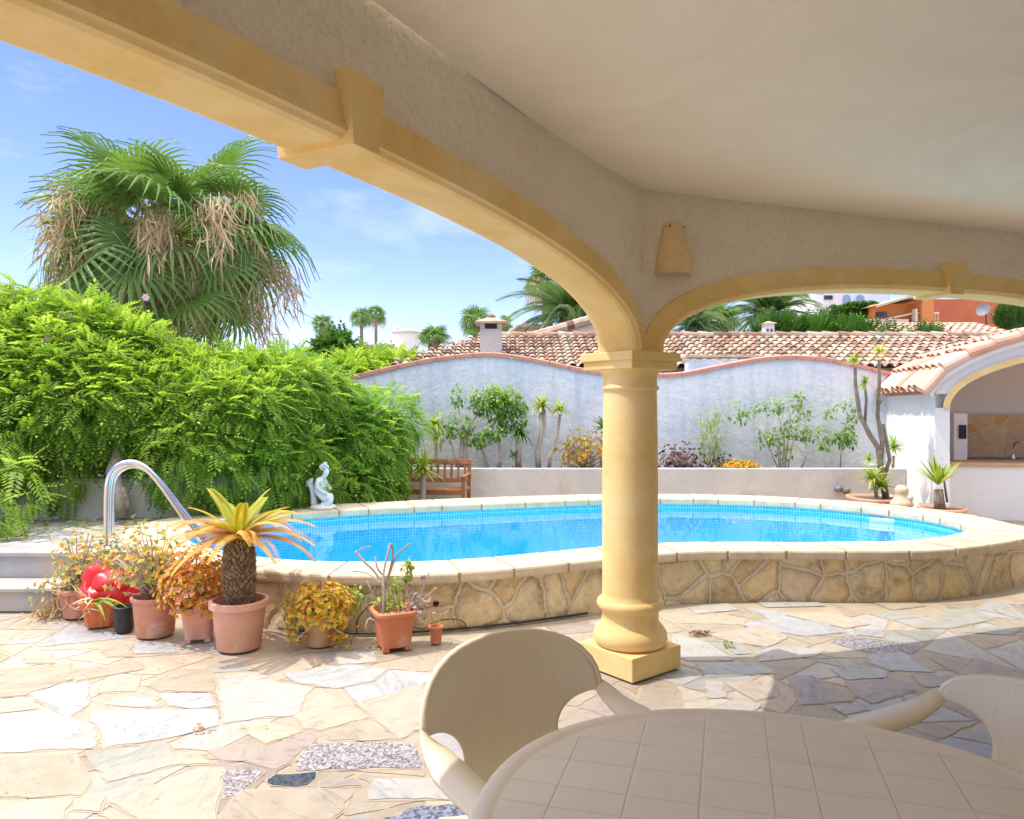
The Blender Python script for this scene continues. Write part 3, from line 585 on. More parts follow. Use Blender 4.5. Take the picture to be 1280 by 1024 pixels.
# ------------------------------------------------------------------ porch: columns, arches, ceiling
C = Vector((.71, 4.57, 0)); SEG = 5.02; ZSP = 1.875; ZCE = 2.84; HT, WT = .12, .10
A1, A2 = R(62), R(20)
porch = thing('covered_porch', 'curved covered porch with yellow stone arches on a round column and cream stucco walls', 'porch', (C.x, C.y, 0))
d1 = Vector((math.cos(A1), math.sin(A1), 0)); d2 = Vector((math.cos(A2), math.sin(A2), 0))
J = [C - d1 * SEG]; A0 = R(62.5 + 31); A3 = R(20 - 37)
J.insert(0, J[0] - Vector((math.cos(A0), math.sin(A0), 0)) * SEG); J.append(C); J.append(C + d2 * SEG); J.append(J[-1] + Vector((math.cos(A3), math.sin(A3), 0)) * SEG)
def archz(t, half, rise, n=2.3): q = min(1, abs(t) / half); return ZSP + rise * (1 - q ** n) ** (1 / n)
HALF, RISE = 2.36, .505
def arch_seg(P, Q, k):
    P, Q = Vector(P), Vector(Q); d = (Q - P); Ls = d.length; d.normalize(); nrm = Vector((-d.y, d.x, 0)); mid = (P + Q) / 2
    ang = np.linspace(0, math.pi, 73); T = [-HALF * np.sign(np.cos(a)) * abs(np.cos(a)) ** (2 / 2.3) for a in ang]; Z = [ZSP + RISE * abs(np.sin(a)) ** (2 / 2.3) for a in ang]
    sag = .13 if k < 2 else .03
    def W3(t, z, o): o = o + sag * (1 - min(1, abs(2 * float(t) / Ls)) ** 2); w = mid + d * float(t) + nrm * o; return (w.x - C.x, w.y - C.y, z)
    tn18 = math.tan(R(18.5))
    # wall between arch and ceiling, mitred at the column axes
    w = MB(); V = []; Tb = [-Ls / 2] + list(T) + [Ls / 2]; Zb = [ZSP + .02] + [z + .008 for z in Z] + [ZSP + .02]
    def edge(t, o):
        if t <= -Ls / 2 + 1e-6: return t - o * tn18
        if t >= Ls / 2 - 1e-6: return t + o * tn18
        return t
    m = len(Tb)
    for o in (-WT, WT):
        for t, z in zip(Tb, Zb): V.append(W3(edge(t, o), z, o))
        for t, z in zip(Tb, Zb): V.append(W3(edge(t, o), ZCE + .12, o))
    fs = []
    for i in range(m - 1):
        fs += [(i, i + 1, m + i + 1, m + i), (2 * m + i + 1, 2 * m + i, 3 * m + i, 3 * m + i + 1), (i + 1, i, 2 * m + i, 2 * m + i + 1)]
    w.add(V, fs, .5, False); w.build('arch_wall', M['porch_wall'], porch)
    # moulded trim swept round the arch
    tr = MB(); prof = [(-WT - .0, .125), (-WT - .018, .122), (-WT - .022, .03), (-WT - .034, .022), (-WT - .034, .006), (-WT - .024, 0), (-WT - .012, -.012), (-WT + .01, -.018),
                       (WT - .01, -.018), (WT + .012, -.012), (WT + .024, 0), (WT + .034, .006), (WT + .034, .022), (WT + .022, .03), (WT + .018, .122), (WT, .125)]
    nn = len(T); V = []
    for i in range(nn):
        a, b = max(i - 1, 0), min(i + 1, nn - 1); tx, tz = T[b] - T[a], Z[b] - Z[a]; l = math.hypot(tx, tz); nx, nz_ = -tz / l, tx / l
        if i == 0: nx, nz_ = -1, 0
        if i == nn - 1: nx, nz_ = 1, 0
        for o, r in prof: V.append(W3(T[i] + nx * r, Z[i] + nz_ * r, o))
    K = len(prof); tr.add(V, [(i * K + j, i * K + j + 1, (i + 1) * K + j + 1, (i + 1) * K + j) for i in range(nn - 1) for j in range(K - 1)], .5, False)
    tro = tr.build('arch_trim', M['sandstone'], porch)
    # keystone
    ks = MB(); zt = ZSP + RISE; V = []
    for o in (-WT - .055, WT + .055):
        for t, z in ((-.062, zt - .035), (.062, zt - .035), (.088, zt + .19), (-.088, zt + .19)): V.append(W3(t, z, o))
    ks.add(V, [(0, 1, 2, 3), (7, 6, 5, 4), (1, 0, 4, 5), (2, 1, 5, 6), (3, 2, 6, 7), (0, 3, 7, 4)]); bevel(ks.build('keystone', M['sandstone'], porch), .004)
for k in range(4): arch_seg(J[k], J[k + 1], k)
# ceiling
mb = MB(); back = [J[4] + Vector((.6, -1.5, 0)), Vector((6.0, -4.9, 0)), J[0] + Vector((0, -.4, 0))]
out_ = []
ring = [J[0], J[1], J[2], J[3], J[4]]
poly = [(p.x - C.x, p.y - C.y) for p in ring + back]; n = len(poly)
mb.add([(x, y, ZCE) for x, y in poly] + [(x, y, ZCE + .12) for x, y in poly], [tuple(range(n)), tuple(range(2 * n - 1, n - 1, -1))] + [(i, (i + 1) % n, n + (i + 1) % n, n + i) for i in range(n)]); mb.build('ceiling', M['ceiling'], porch)
def column(c, parent, rz):
    col = MB(); x, y = c.x - C.x, c.y - C.y; s = .425
    e = MB(); e.box((x, y, .068), (s, s, .136), rz=rz); base = bevel(e.build('plinth', M['sandstone'], parent), .006)
    prof = [(.185, .136), (.205, .145), (.222, .175), (.216, .215), (.198, .243), (.178, .262), (.168, .29), (.168, .335), (.176, .348), (.190, .356), (.200, .378), (.193, .402), (.178, .412)]
    e = MB(); e.lathe(prof, 64, (x, y, 0)); e.build('base', M['sandstone'], parent)
    e = MB(); e.lathe([(.178, .41), (.168, .43), (.166, .45), (.166, 1.2), (.160, 1.62), (.158, 1.655)], 64, (x, y, 0)); e.build('shaft', M['sandstone'], parent)
    e = MB(); e.lathe([(.158, 1.652), (.172, 1.66), (.172, 1.675), (.160, 1.682), (.160, 1.735), (.166, 1.752), (.18, 1.765), (.185, 1.775)], 64, (x, y, 0))
    e.box((x, y, 1.8), (.395, .395, .05), rz=rz); e.box((x, y, 1.85), (.425, .425, .052), rz=rz); bevel(e.build('capital', M['sandstone'], parent), .005)
column(C, porch, R(38.5)); column(J[1], porch, R(75.5)); column(J[3], porch, R(1.5))
# house wall behind the porch
hs = thing('house_wall', 'plain cream stucco house wall closing the porch behind the viewer', 'wall', (2, -4.6, 0)); pa, pb = J[0] + Vector((0, -.3, 0)), J[4] + Vector((.7, -1.4, 0))
mb = MB(); q = Vector((6.0, -4.8, 0))
for a, b in ((pa, q), (q, pb)): m_ = (a + b) / 2 - hs.location; mb.box((m_.x, m_.y, 1.5), ((b - a).length, .2, 3.0), rz=math.atan2((b - a).y, (b - a).x))
mb.build('wall_panel', M['porch_wall'], hs)
# clay half-cone wall lamp
nin = Vector((math.sin(A2), -math.cos(A2), 0)); pos = C + nin * WT + d2 * .235
lamp = thing('wall_lamp', 'ochre clay half cone lamp shade with small holes on the stucco above the column', 'wall lamp', (pos.x, pos.y, 2.34), A2 + R(0))
mb = MB(); prof = [(.134, 0), (.126, .008), (.118, .05), (.098, .17), (.066, .285), (.058, .305)]
mb.lathe(prof, 28, (0, 0, 0), a0=math.pi, a1=2 * math.pi); mb.lathe([(r - .012, z) for r, z in prof], 28, (0, 0, 0), a0=math.pi, a1=2 * math.pi)
mb.lathe([(.134, 0), (.122, 0)], 28, a0=math.pi, a1=2 * math.pi); mb.lathe([(.058, .305), (.046, .305)], 28, a0=math.pi, a1=2 * math.pi); mb.build('lamp_shade', M['lampclay'], lamp)
mb = MB()
for an in (R(222), R(318)):
    mb = MB(); p = Vector((math.cos(an) * .066, math.sin(an) * .066, .288)); mb.tube([p - Vector((math.cos(an), math.sin(an), 0)) * .005, p + Vector((math.cos(an), math.sin(an), 0)) * .004], .0055, 10); mb.build('shade_hole', M['dark'], lamp)

# ------------------------------------------------------------------ plastic table and chairs
tb = thing('garden_table', 'oval beige plastic garden table with moulded tile pattern in the foreground', 'table', (.565, 1.48, 0), R(-15.9))
a_, b_ = .656, .60; mb = MB(); n = 96; V = []
def ov(k, z, ex=2.15):
    o = []
    for i in range(n):
        t = 2 * math.pi * i / n; c, s = math.cos(t), math.sin(t); o.append(((a_ + k) * np.sign(c) * abs(c) ** (2 / ex), (b_ + k) * np.sign(s) * abs(s) ** (2 / ex), z))
    return o
rings = [ov(-.05, .690), ov(-.012, .688), ov(-.004, .69), ov(0, .70), ov(0, .715), ov(-.006, .7255), ov(-.018, .730), ov(-.038, .7305), ov(-.046, .7275), ov(-.052, .7265)]
for r_ in rings: V += r_
K = len(rings); mb.add(V, [(j * n + i, j * n + (i + 1) % n, (j + 1) * n + (i + 1) % n, (j + 1) * n + i) for j in range(K - 1) for i in range(n)] + [tuple((K - 1) * n + i for i in range(n))] + [tuple(range(n - 1, -1, -1))], .5, False)
o = mb.build('tabletop', M['tabletop'], tb); o.data.polygons.foreach_set('use_smooth', np.array([True] * (len(o.data.polygons) - 2) + [False] * 2)); 
mb = MB(); mb.lathe([(.002, .734), (.022, .733), (.027, .729), (.027, .724)], 24); mb.lathe([(.002, .7365), (.012, .7355), (.014, .733)], 16); mb.build('parasol_hole_cap', M['plastic'], tb)
for sx in (-1, 1):
    for sy in (-1, 1):
        mb = MB(); mb.tube([(sx * .36, sy * .33, .70), (sx * .40, sy * .37, .35), (sx * .44, sy * .41, 0)], [.036, .032, .028], 10); mb.build('leg', M['plastic'], tb)
def chair(loc, rz, label, hump=.19):
    """+y is the side the sitter faces; the back shell stands at -y"""
    c = thing('plastic_chair', label, 'chair', loc, rz, 'plastic chairs round the table')
    # back panel: one curved sheet, rounded top, waist between the arm openings, edges rolled towards the rear
    def hw(v): 
        z = .40 + v * (.29 + hump)
        if z < .59: return .165
        if z < .69: return .165 + .138 * (1 - (1 - ((z - .59) / .10) ** 2) ** .5)
        q = (z - .69) / hump; return .305 * max(0, 1 - q ** 2.6) ** .42
    def yy(x, z): return -.215 - .17 * (z - .42) + .95 * abs(x) ** 2.15 * (1 if z > .42 else .6)
    vs = [(z_ - .40) / (.29 + hump) for z_ in (.40, .45, .50, .55, .59, .606, .62, .635, .645, .654, .664, .671, .678, .683, .687, .689, .69)] + [(.29 + hump * k_) / (.29 + hump) for k_ in (.06, .14, .26, .38, .5, .62, .72, .8, .87, .92, .96, .99, 1.0)]; nu = 30; V = []
    for v in vs:
        z = .40 + v * (.29 + hump); w = max(hw(v), .03)
        for i in range(nu + 1): x = w * (2 * i / nu - 1); V.append((x, yy(x, z), z))
    mb = MB(); mb.add(V, [(j * (nu + 1) + i, j * (nu + 1) + i + 1, (j + 1) * (nu + 1) + i + 1, (j + 1) * (nu + 1) + i) for j in range(len(vs) - 1) for i in range(nu)], .5, True)
    # rolled rim following the upper outline, continuing into the arms
    bk = mb.build('backrest', M['chairback'], c); so_ = bk.modifiers.new('thickness', 'SOLIDIFY'); so_.thickness = .007; so_.offset = 0
    rim = MB(); pts = []
    zz = [.69 + hump * k for k in (0, .158, .316, .474, .632, .763, .868, .937, .979, .997)]
    for s_ in (-1, 1):
        seq = [(s_ * max(hw((z - .40) / (.29 + hump)), .0), z) for z in zz]
        if s_ == 1: seq = seq[::-1]
        pts += [(x, yy(x, z) - .006, z) for x, z in seq]
    rim.tube(pts, .0105, 8); rim.build('rim', M['plastic'], bk)
    for s_ in (-1, 1):
        p = [(s_ * .300, yy(.300, .70) - .004, .705), (s_ * .306, yy(.30, .69) + .06, .682), (s_ * .312, -.02, .664), (s_ * .312, .12, .655), (s_ * .305, .22, .648), (s_ * .30, .255, .62), (s_ * .298, .27, .56), (s_ * .295, .27, .42)]
        # channel section arm: flat upper face with down-turned lips
        m = 12; P = []
        for i in range(len(p) - 1):
            for k in range(4): P.append(Vector(p[i]).lerp(Vector(p[i + 1]), k / 4))
        P.append(Vector(p[-1]))
        for _ in range(3): P = [P[0]] + [(P[i - 1] + P[i] * 2 + P[i + 1]) / 4 for i in range(1, len(P) - 1)] + [P[-1]]
        prof = [(-.046, -.022), (-.048, -.008), (-.044, .000), (0, .005), (.044, .000), (.048, -.008), (.046, -.022), (.041, -.022), (.035, -.008), (0, -.003), (-.035, -.008), (-.041, -.022)]
        V = []; K = len(prof)
        for i, q in enumerate(P):
            d = (P[min(i + 1, len(P) - 1)] - P[max(i - 1, 0)]).normalized(); sd = Vector((1, 0, 0)); up = sd.cross(d); up.normalize()
            if up.z < 0 and abs(d.z) < .9: up = -up
            if abs(d.z) >= .9 or i > 22: up = Vector((0, 1, .2 * 0)) if abs(d.z) > .8 else up
            tw = 0 if i > 4 else (4 - i) / 4 * .9
            sd2 = sd * math.cos(tw) + up * -math.sin(tw) * s_ * -1; up2 = up * math.cos(tw) + sd * math.sin(tw) * s_ * -1
            ks_ = min(1, .38 + .62 * i / 7)
            for a, b in prof: V.append(q + sd2 * a * ks_ + up2 * b * ks_)
        am = MB(); am.add(V, [(i * K + j, i * K + (j + 1) % K, (i + 1) * K + (j + 1) % K, (i + 1) * K + j) for i in range(len(P) - 1) for j in range(K)] + [tuple(range(K)), tuple((len(P) - 1) * K + k for k in range(K - 1, -1, -1))], .5, True); am.build('armrest', M['plastic'], c)
        for fy, top in ((.235, .45), (-.20, .42)):
            lg = MB(); x0 = s_ * .245 if fy < 0 else s_ * .27; x1 = s_ * (.27 if fy < 0 else .29); y1 = fy + (.05 if fy > 0 else -.10)
            for w in ((0, .030), (1, .030)):
                pass
            lg.box(((x0 + x1) / 2, (fy + y1) / 2, top / 2), (.012, .062, top + .01), rx=math.atan2(-(y1 - fy), top) * -1, ry=math.atan2(x1 - x0, top) * -1)
            lg.box(((x0 + x1) / 2 - s_ * .02, (fy + y1) / 2 + (.03 if fy > 0 else -.03), top / 2), (.048, .010, top + .008), rx=math.atan2(-(y1 - fy), top) * -1, ry=math.atan2(x1 - x0, top) * -1); bevel(lg.build('leg', M['plastic'], c), .003)
    st_ = MB(); nu2, nv = 14, 12; V = []
    for j in range(nv + 1):
        y = -.235 + .49 * j / nv
        for i in range(nu2 + 1):
            u = 2 * i / nu2 - 1; w = .235 + .035 * j / nv; x = w * u; z = .425 - .018 * math.cos(u * 1.4) + (.02 * u * u) - (.03 * max(0, (j - 9) / 3) ** 2) + .012 * (j / nv); V.append((x, y, z))
    st_.add(V, [(j * (nu2 + 1) + i, j * (nu2 + 1) + i + 1, (j + 1) * (nu2 + 1) + i + 1, (j + 1) * (nu2 + 1) + i) for j in range(nv) for i in range(nu2)], .5, True)
    sto = st_.build('seat', M['plastic'], c); q_ = sto.modifiers.new('thickness', 'SOLIDIFY'); q_.thickness = .008
    return c
chair((.13, 2.00, 0), R(35 + 180), 'beige plastic armchair in mid foreground with its ribbed backrest in full view')
chair((1.21, 1.905, 0), R(112), 'beige plastic armchair cut by the right picture edge, its back low and curved', .10)

# ------------------------------------------------------------------ foliage tools
def rand_rot(n, up, spread, roll=True):
    """N rotation matrices whose +x axis points along up (n,3) with jitter"""
    x = up + rng.normal(size=(n, 3)) * spread; x /= np.linalg.norm(x, axis=1)[:, None]
    r = rng.normal(size=(n, 3)) * (1.0 if roll else .15) + np.array([0, 0, 0 if roll else 1.0]); z = r - x * np.sum(r * x, 1)[:, None]; z /= np.linalg.norm(z, axis=1)[:, None]
    y = np.cross(z, x); return np.stack([x, y, z], 2)
def leafq(p, d, w, l, droop=0.0, fold=.25):
    """pointed leaf as two quads folded on the midrib; p base, d direction (unit), w side axis"""
    p, d, w = Vector(p), Vector(d).normalized(), Vector(w); u = d.cross(w).normalized(); b = l * .5; wl = w.normalized() * (w.length)
    v = [p, p + d * b * .9 + wl + u * fold * w.length, p + d * l + Vector((0, 0, -droop * l)), p + d * b * .9 - wl + u * fold * w.length, p + d * b]
    return v, [(0, 4, 2, 1), (0, 3, 2, 4)]
def pinnate(nl=9, L_=.26, ll=.055, lw=.011, droop=.5):
    """small compound leaf template: a drooping rachis with paired leaflets"""
    V, Fc = [], []
    for i in range(nl):
        t = (i + 1.5) / (nl + .5); x = L_ * t; z = -droop * L_ * t * t
        for s in ((-1, 1) if i < nl - 1 else (0,)):
            d = Vector((.55, s * 1.0, -.28)) if s else Vector((1, 0, -.5)); d.normalize(); w = Vector((.8, -s * .45, .1)) if s else Vector((0, 1, 0)); w = (w - d * w.dot(d)).normalized() * lw
            v, f = leafq((x, 0, z), d, w, ll * (1.1 - .45 * abs(t - .5))); b = len(V); V += v; Fc += [tuple(b + k for k in q) for q in f]
    return V, Fc
def sword(L_=.4, w=.018, droop=.35, n=4, fold=.2):
    V, Fc = [], []
    for i in range(n + 1):
        t = i / n; ww = w * (1 - t ** 2.2) * (.55 + .45 * min(1, t * 4)); x = L_ * t * (1 - droop * .25 * t); z = -droop * L_ * t * t
        V += [(x, -ww, z + fold * ww), (x, 0, z), (x, ww, z + fold * ww)]
    for i in range(n): a = i * 3; Fc += [(a, a + 3, a + 4, a + 1), (a + 1, a + 4, a + 5, a + 2)]
    return V, Fc
def fib(n, zlo=-.3, zhi=1.0):
    i = np.arange(n) + .5; z = zlo + (zhi - zlo) * i / n; a = i * 2.39996; r = np.sqrt(np.maximum(0, 1 - z * z)); return np.stack([r * np.cos(a), r * np.sin(a), z], 1)
def rosette(mb, c, n, L_, w, droop, zlo=-.35, scale_j=.25, tint=None):
    c = np.array(c, float); dirs = fib(n, zlo, .97); dirs += rng.normal(size=dirs.shape) * .12
    tv, tf = sword(1.0, w / L_, droop); sc = L_ * (1 + rng.uniform(-scale_j, scale_j, n)); M3 = []
    for d in dirs:
        d = d / np.linalg.norm(d); y = np.cross([0, 0, 1], d); y = y / (np.linalg.norm(y) + 1e-6); z = np.cross(d, y); M3.append(np.stack([d, y, z], 1))
    M3 = np.array(M3) * sc[:, None, None]; mb.inst(tv, tf, M3, np.repeat(c[None], n, 0), rng.uniform(.1, .95, n) if tint is None else np.clip(rng.normal(tint, .15, n), 0, 1))
def cloud(mb, c, rad, n, tmpl, outward=.8, droop=.3, shell=.55, spread=.35, scale=(.8, 1.2), tint=None, upl=.25):
    """leaf sprays filling an ellipsoid, denser near its surface"""
    c, rad = np.array(c, float), np.array(rad, float); d = rng.normal(size=(n, 3)); d /= np.linalg.norm(d, axis=1)[:, None]; r = (shell ** 3 + (1 - shell ** 3) * rng.random(n)) ** (1 / 3)
    P = c + d * r[:, None] * rad; N = d / rad; N /= np.linalg.norm(N, axis=1)[:, None]; up = N * outward + np.array([0, 0, -droop])
    Rm = rand_rot(n, up, spread, False) * rng.uniform(*scale, n)[:, None, None]
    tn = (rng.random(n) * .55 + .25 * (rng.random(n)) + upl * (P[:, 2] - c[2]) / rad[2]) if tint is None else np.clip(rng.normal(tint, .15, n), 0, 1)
    mb.inst(tmpl[0], tmpl[1], Rm, P, np.clip(tn, 0.02, .98))

# big shrubs along the left boundary
PIN = pinnate(7, .175, .050, .0105, .40)
def shrub(name, label, blobs, trunks, mat, group=None, base=(0, 0, 0), flowers=0, dens=1.0, tmpl=PIN, droop=.55):
    o = thing(name, label, 'shrub', base, 0, group); mb = MB(); B = np.array(base)
    for (x, y, z, rx, ry, rz) in blobs:
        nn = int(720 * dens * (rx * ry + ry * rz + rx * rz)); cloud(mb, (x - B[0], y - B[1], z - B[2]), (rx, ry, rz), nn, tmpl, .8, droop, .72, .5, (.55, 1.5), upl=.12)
    mb.build('foliage', mat, o)
    if len(blobs) > 30 and rx > .3:
        tw = MB()
        for (x, y, z, rx, ry, rz) in blobs[::2]:
            p = Vector((x - B[0], y - B[1], z - B[2])); a = random.uniform(0, 6.28)
            for q in range(3): a += 2.1; e = p + Vector((math.cos(a) * rx, -abs(math.sin(a)) * ry * 1.15, random.uniform(-.3, 1.1) * rz)); tw.tube([p, p.lerp(e, .5) + Vector((0, 0, .06)), e], [.012, .008, .004], 5)
        tw.build('twigs', M['palebark'], o)
    for tr in trunks:
        mb = MB()
        for pts, r0, r1 in tr:
            pts = [Vector(p) - Vector(base) for p in pts]; mb.tube(pts, list(np.linspace(r0, r1, len(pts))), 9)
        mb.build('trunk', M['palebark'], o)
    if flowers:
        for x, y, z in flowers:
            mb = MB()
            for k in range(6):
                a = k * 1.047; v, f = leafq((x - B[0], y - B[1], z - B[2]), (math.cos(a), -.35, math.sin(a)), (-math.sin(a) * .022, 0, math.cos(a) * .022), .055); mb.add(v, f, random.random())
            mb.build('flower', M['petal'], o)
    return o
def lumps(x0, x1, yf, ztop, n, rr=(.45, .75), seed=1, zmin=.9, depth=1.2):
    r = random.Random(seed); out = []
    for i in range(n):
        u = r.random(); x = x0 + (x1 - x0) * u; t = r.random() ** .8; zt = ztop(x); q = r.uniform(*rr)
        z = zmin + (zt - q * .75 - zmin) * t; lean = .9 * (t ** 1.6); out.append((x, yf(x) + q * .7 + lean + r.uniform(0, .15), z, q * 1.15, q * .8, q * .85))
    return out
yf = lambda x: 7.55 + max(0, x + 4.6) * .48
zt1 = lambda x: np.interp(x, [-7.5, -6.2, -5.3, -4.6, -4, -3.2, -2.4], [3.1, 3.1, 2.85, 2.55, 2.25, 2.25, 2.2])
fl1 = [at(78, 394, 8.55), at(88, 396, 8.6), at(57, 440, 8.1), at(60, 424, 8.2), at(183, 372, 8.9), at(52, 428, 8.15)]
shrub('flowering_shrub', 'bright green feathery shrub with a few pink flowers above the low wall, far left', lumps(-7.6, -4.7, yf, zt1, 34, seed=3, zmin=1.3), [[([(-5.9, 8.6, .4), (-5.8, 8.5, 1.1), (-6.1, 8.6, 2.2)], .08, .03)]], M['leaf_hedge'], None, (-6, 8.7, .38), fl1, 1.0)
tp = [at(150, 645, 7.95), at(147, 615, 7.9), at(141, 590, 7.95), at(150, 560, 8.05), at(153, 540, 8.2), at(150, 500, 8.5)]
shrub('feathery_shrub', 'bright green feathery shrub with a bare forked trunk behind the pool ladder', lumps(-5.2, -2.9, yf, zt1, 34, seed=5, zmin=1.3) + [(-4.75, 7.95, 1.0, .3, .22, .4), (-3.6, 8.0, 1.05, .32, .25, .4), (-3.2, 8.15, .95, .35, .25, .45), (-2.8, 8.5, .85, .4, .3, .45), (-2.45, 8.9, .85, .35, .3, .45), (-3.0, 8.6, 1.4, .5, .4, .5), (-5.1, 7.8, 1.1, .3, .25, .3)], [[(tp, .085, .05), ([tp[3], at(160, 520, 8.3), at(185, 480, 8.6)], .05, .03), ([tp[0], at(158, 628, 7.95), at(151, 610, 7.9)], .05, .045)]], M['leaf_hedge'], None, (-4.15, 8.3, .38), None, 1.0)
zt2 = lambda x: np.interp(x, [-3.4, -2.7, -2.2, -1.7, -1.2], [2.35, 2.3, 2.15, 1.9, 1.55])
yf2 = lambda x: 9.0 + max(0, x + 3.2) * .45
shrub('leafy_shrub', 'darker green leafy shrub reaching the ground behind the white statue', lumps(-3.5, -1.85, yf2, zt2, 34, (.38, .6), seed=8, zmin=.55) + [(-1.75, 10.1, .9, .36, .35, .5), (-1.8, 10, .5, .4, .35, .4), (-2.3, 9.5, .5, .6, .4, .4), (-2.7, 9.2, .75, .5, .35, .5)], [[([(-2.4, 10, 0), (-2.4, 10, 1.4)], .06, .03)]], tinted('mid_leaf', [(.10, .24, .04), (.22, .42, .06), (.36, .56, .10), (.58, .70, .24)], .5, .5), None, (-2.4, 10, 0), None, 1.25)
shrub('trailing_shrub', 'loose green sprays trailing over the low wall and steps in the left corner', [(-6.0, 7.6, 1.15, .55, .35, .35), (-5.2, 7.55, 1.2, .45, .3, .3), (-4.6, 6.95, .75, .25, .25, .35), (-4.75, 6.75, .55, .22, .2, .25), (-6.4, 7.3, 1.0, .6, .4, .5), (-5.4, 7.0, .9, .3, .3, .35)], [], M['leaf_hedge'], None, (-5.4, 7.5, .38), None, .55)
mb = MB()
for i in range(9): x = -5.8 + i * .27; cloud(mb, (x, 7.55 + random.uniform(-.1, .15), .43), (.14, .08, .05), 14, PIN, .7, .1, .3, .5, (.3, .5), tint=.3)
struct(mb.build('ground_cover', M['leaf_hedge']), 'stuff')
# low planter wall under the shrubs
pw = thing('planter_wall', 'low rounded grey white wall under the green shrubs on the left', 'wall', (-5, 8.2, DZ))
mb = MB(); pth = [(-9, 8.1), (-6.5, 8.0), (-5.6, 7.92), (-4.9, 8.02), (-4.4, 8.15), (-3.6, 8.2), (-3.0, 8.5), (-2.7, 9.2), (-2.6, 9.8)]
for a, b in zip(pth[:-1], pth[1:]): pass
Pm = smooth_loop(pth, 60)[:0] if False else None
pp = [Vector((x + 5, y - 8.2, 0)) for x, y in pth]; V = []; prof = [(-.07, -.02), (-.075, .36), (-.06, .41), (0, .43), (.06, .41), (.075, .36), (.07, -.02)]
fine = []
for i in range(len(pp) - 1):
    for k in range(6): fine.append(pp[i].lerp(pp[i + 1], k / 6))
fine.append(pp[-1])
for _ in range(4): fine = [fine[0]] + [(fine[i - 1] + fine[i] * 2 + fine[i + 1]) / 4 for i in range(1, len(fine) - 1)] + [fine[-1]]
for i, p in enumerate(fine):
    d = (fine[min(i + 1, len(fine) - 1)] - fine[max(i - 1, 0)]).normalized(); nrm = Vector((-d.y, d.x, 0))
    for o_, z in prof: V.append((p.x + nrm.x * o_, p.y + nrm.y * o_, z))
K = 7; mb.add(V, [(i * K + j, i * K + j + 1, (i + 1) * K + j + 1, (i + 1) * K + j) for i in range(len(fine) - 1) for j in range(K - 1)], .5, True); mb.build('wall_body', M['planter'], pw)

# ------------------------------------------------------------------ palms
def fan_blade(L_=1.0, nseg=26, spread=R(230), droop=.45):
    V, Fc = [], []
    for i in range(nseg):
        a = -spread / 2 + spread * i / (nseg - 1); l = L_ * (.82 + .18 * math.cos(a * .6)) * (1 - .04 * (i % 3)); hwid = spread / nseg * .5
        for (t, k, dz) in ((.02, 1, 0), (.35, 1, .0), (.62, .75, -.03), (.82, .4, -.14 * droop * 2), (1.0, .06, -.36 * droop * 2)):
            r = l * t; ww = min(hwid * l * .55, hwid * r + .002) * (k if t > .4 else 1) * 1.0; ridge = .018 * (1 if t > .1 else 0)
            cx, cy = r * math.cos(a), r * math.sin(a); px, py = -math.sin(a), math.cos(a); zz = dz * l + .16 * r * math.cos(a * .5) * 0
            V += [(cx - px * ww, cy - py * ww, zz - ridge), (cx, cy, zz), (cx + px * ww, cy + py * ww, zz - ridge)]
        b = len(V) - 15
        for j in range(4): q = b + j * 3; Fc += [(q, q + 3, q + 4, q + 1), (q + 1, q + 4, q + 5, q + 2)]
    return V, Fc
FAN = fan_blade(); FANL = fan_blade(1.0, 24, R(220), .70)
def frond_mat(d, droopx=0):
    d = Vector(d).normalized(); y = Vector((0, 0, 1)).cross(d); y = y.normalized() if y.length > .05 else Vector((1, 0, 0)); z = d.cross(y); return d, y, z
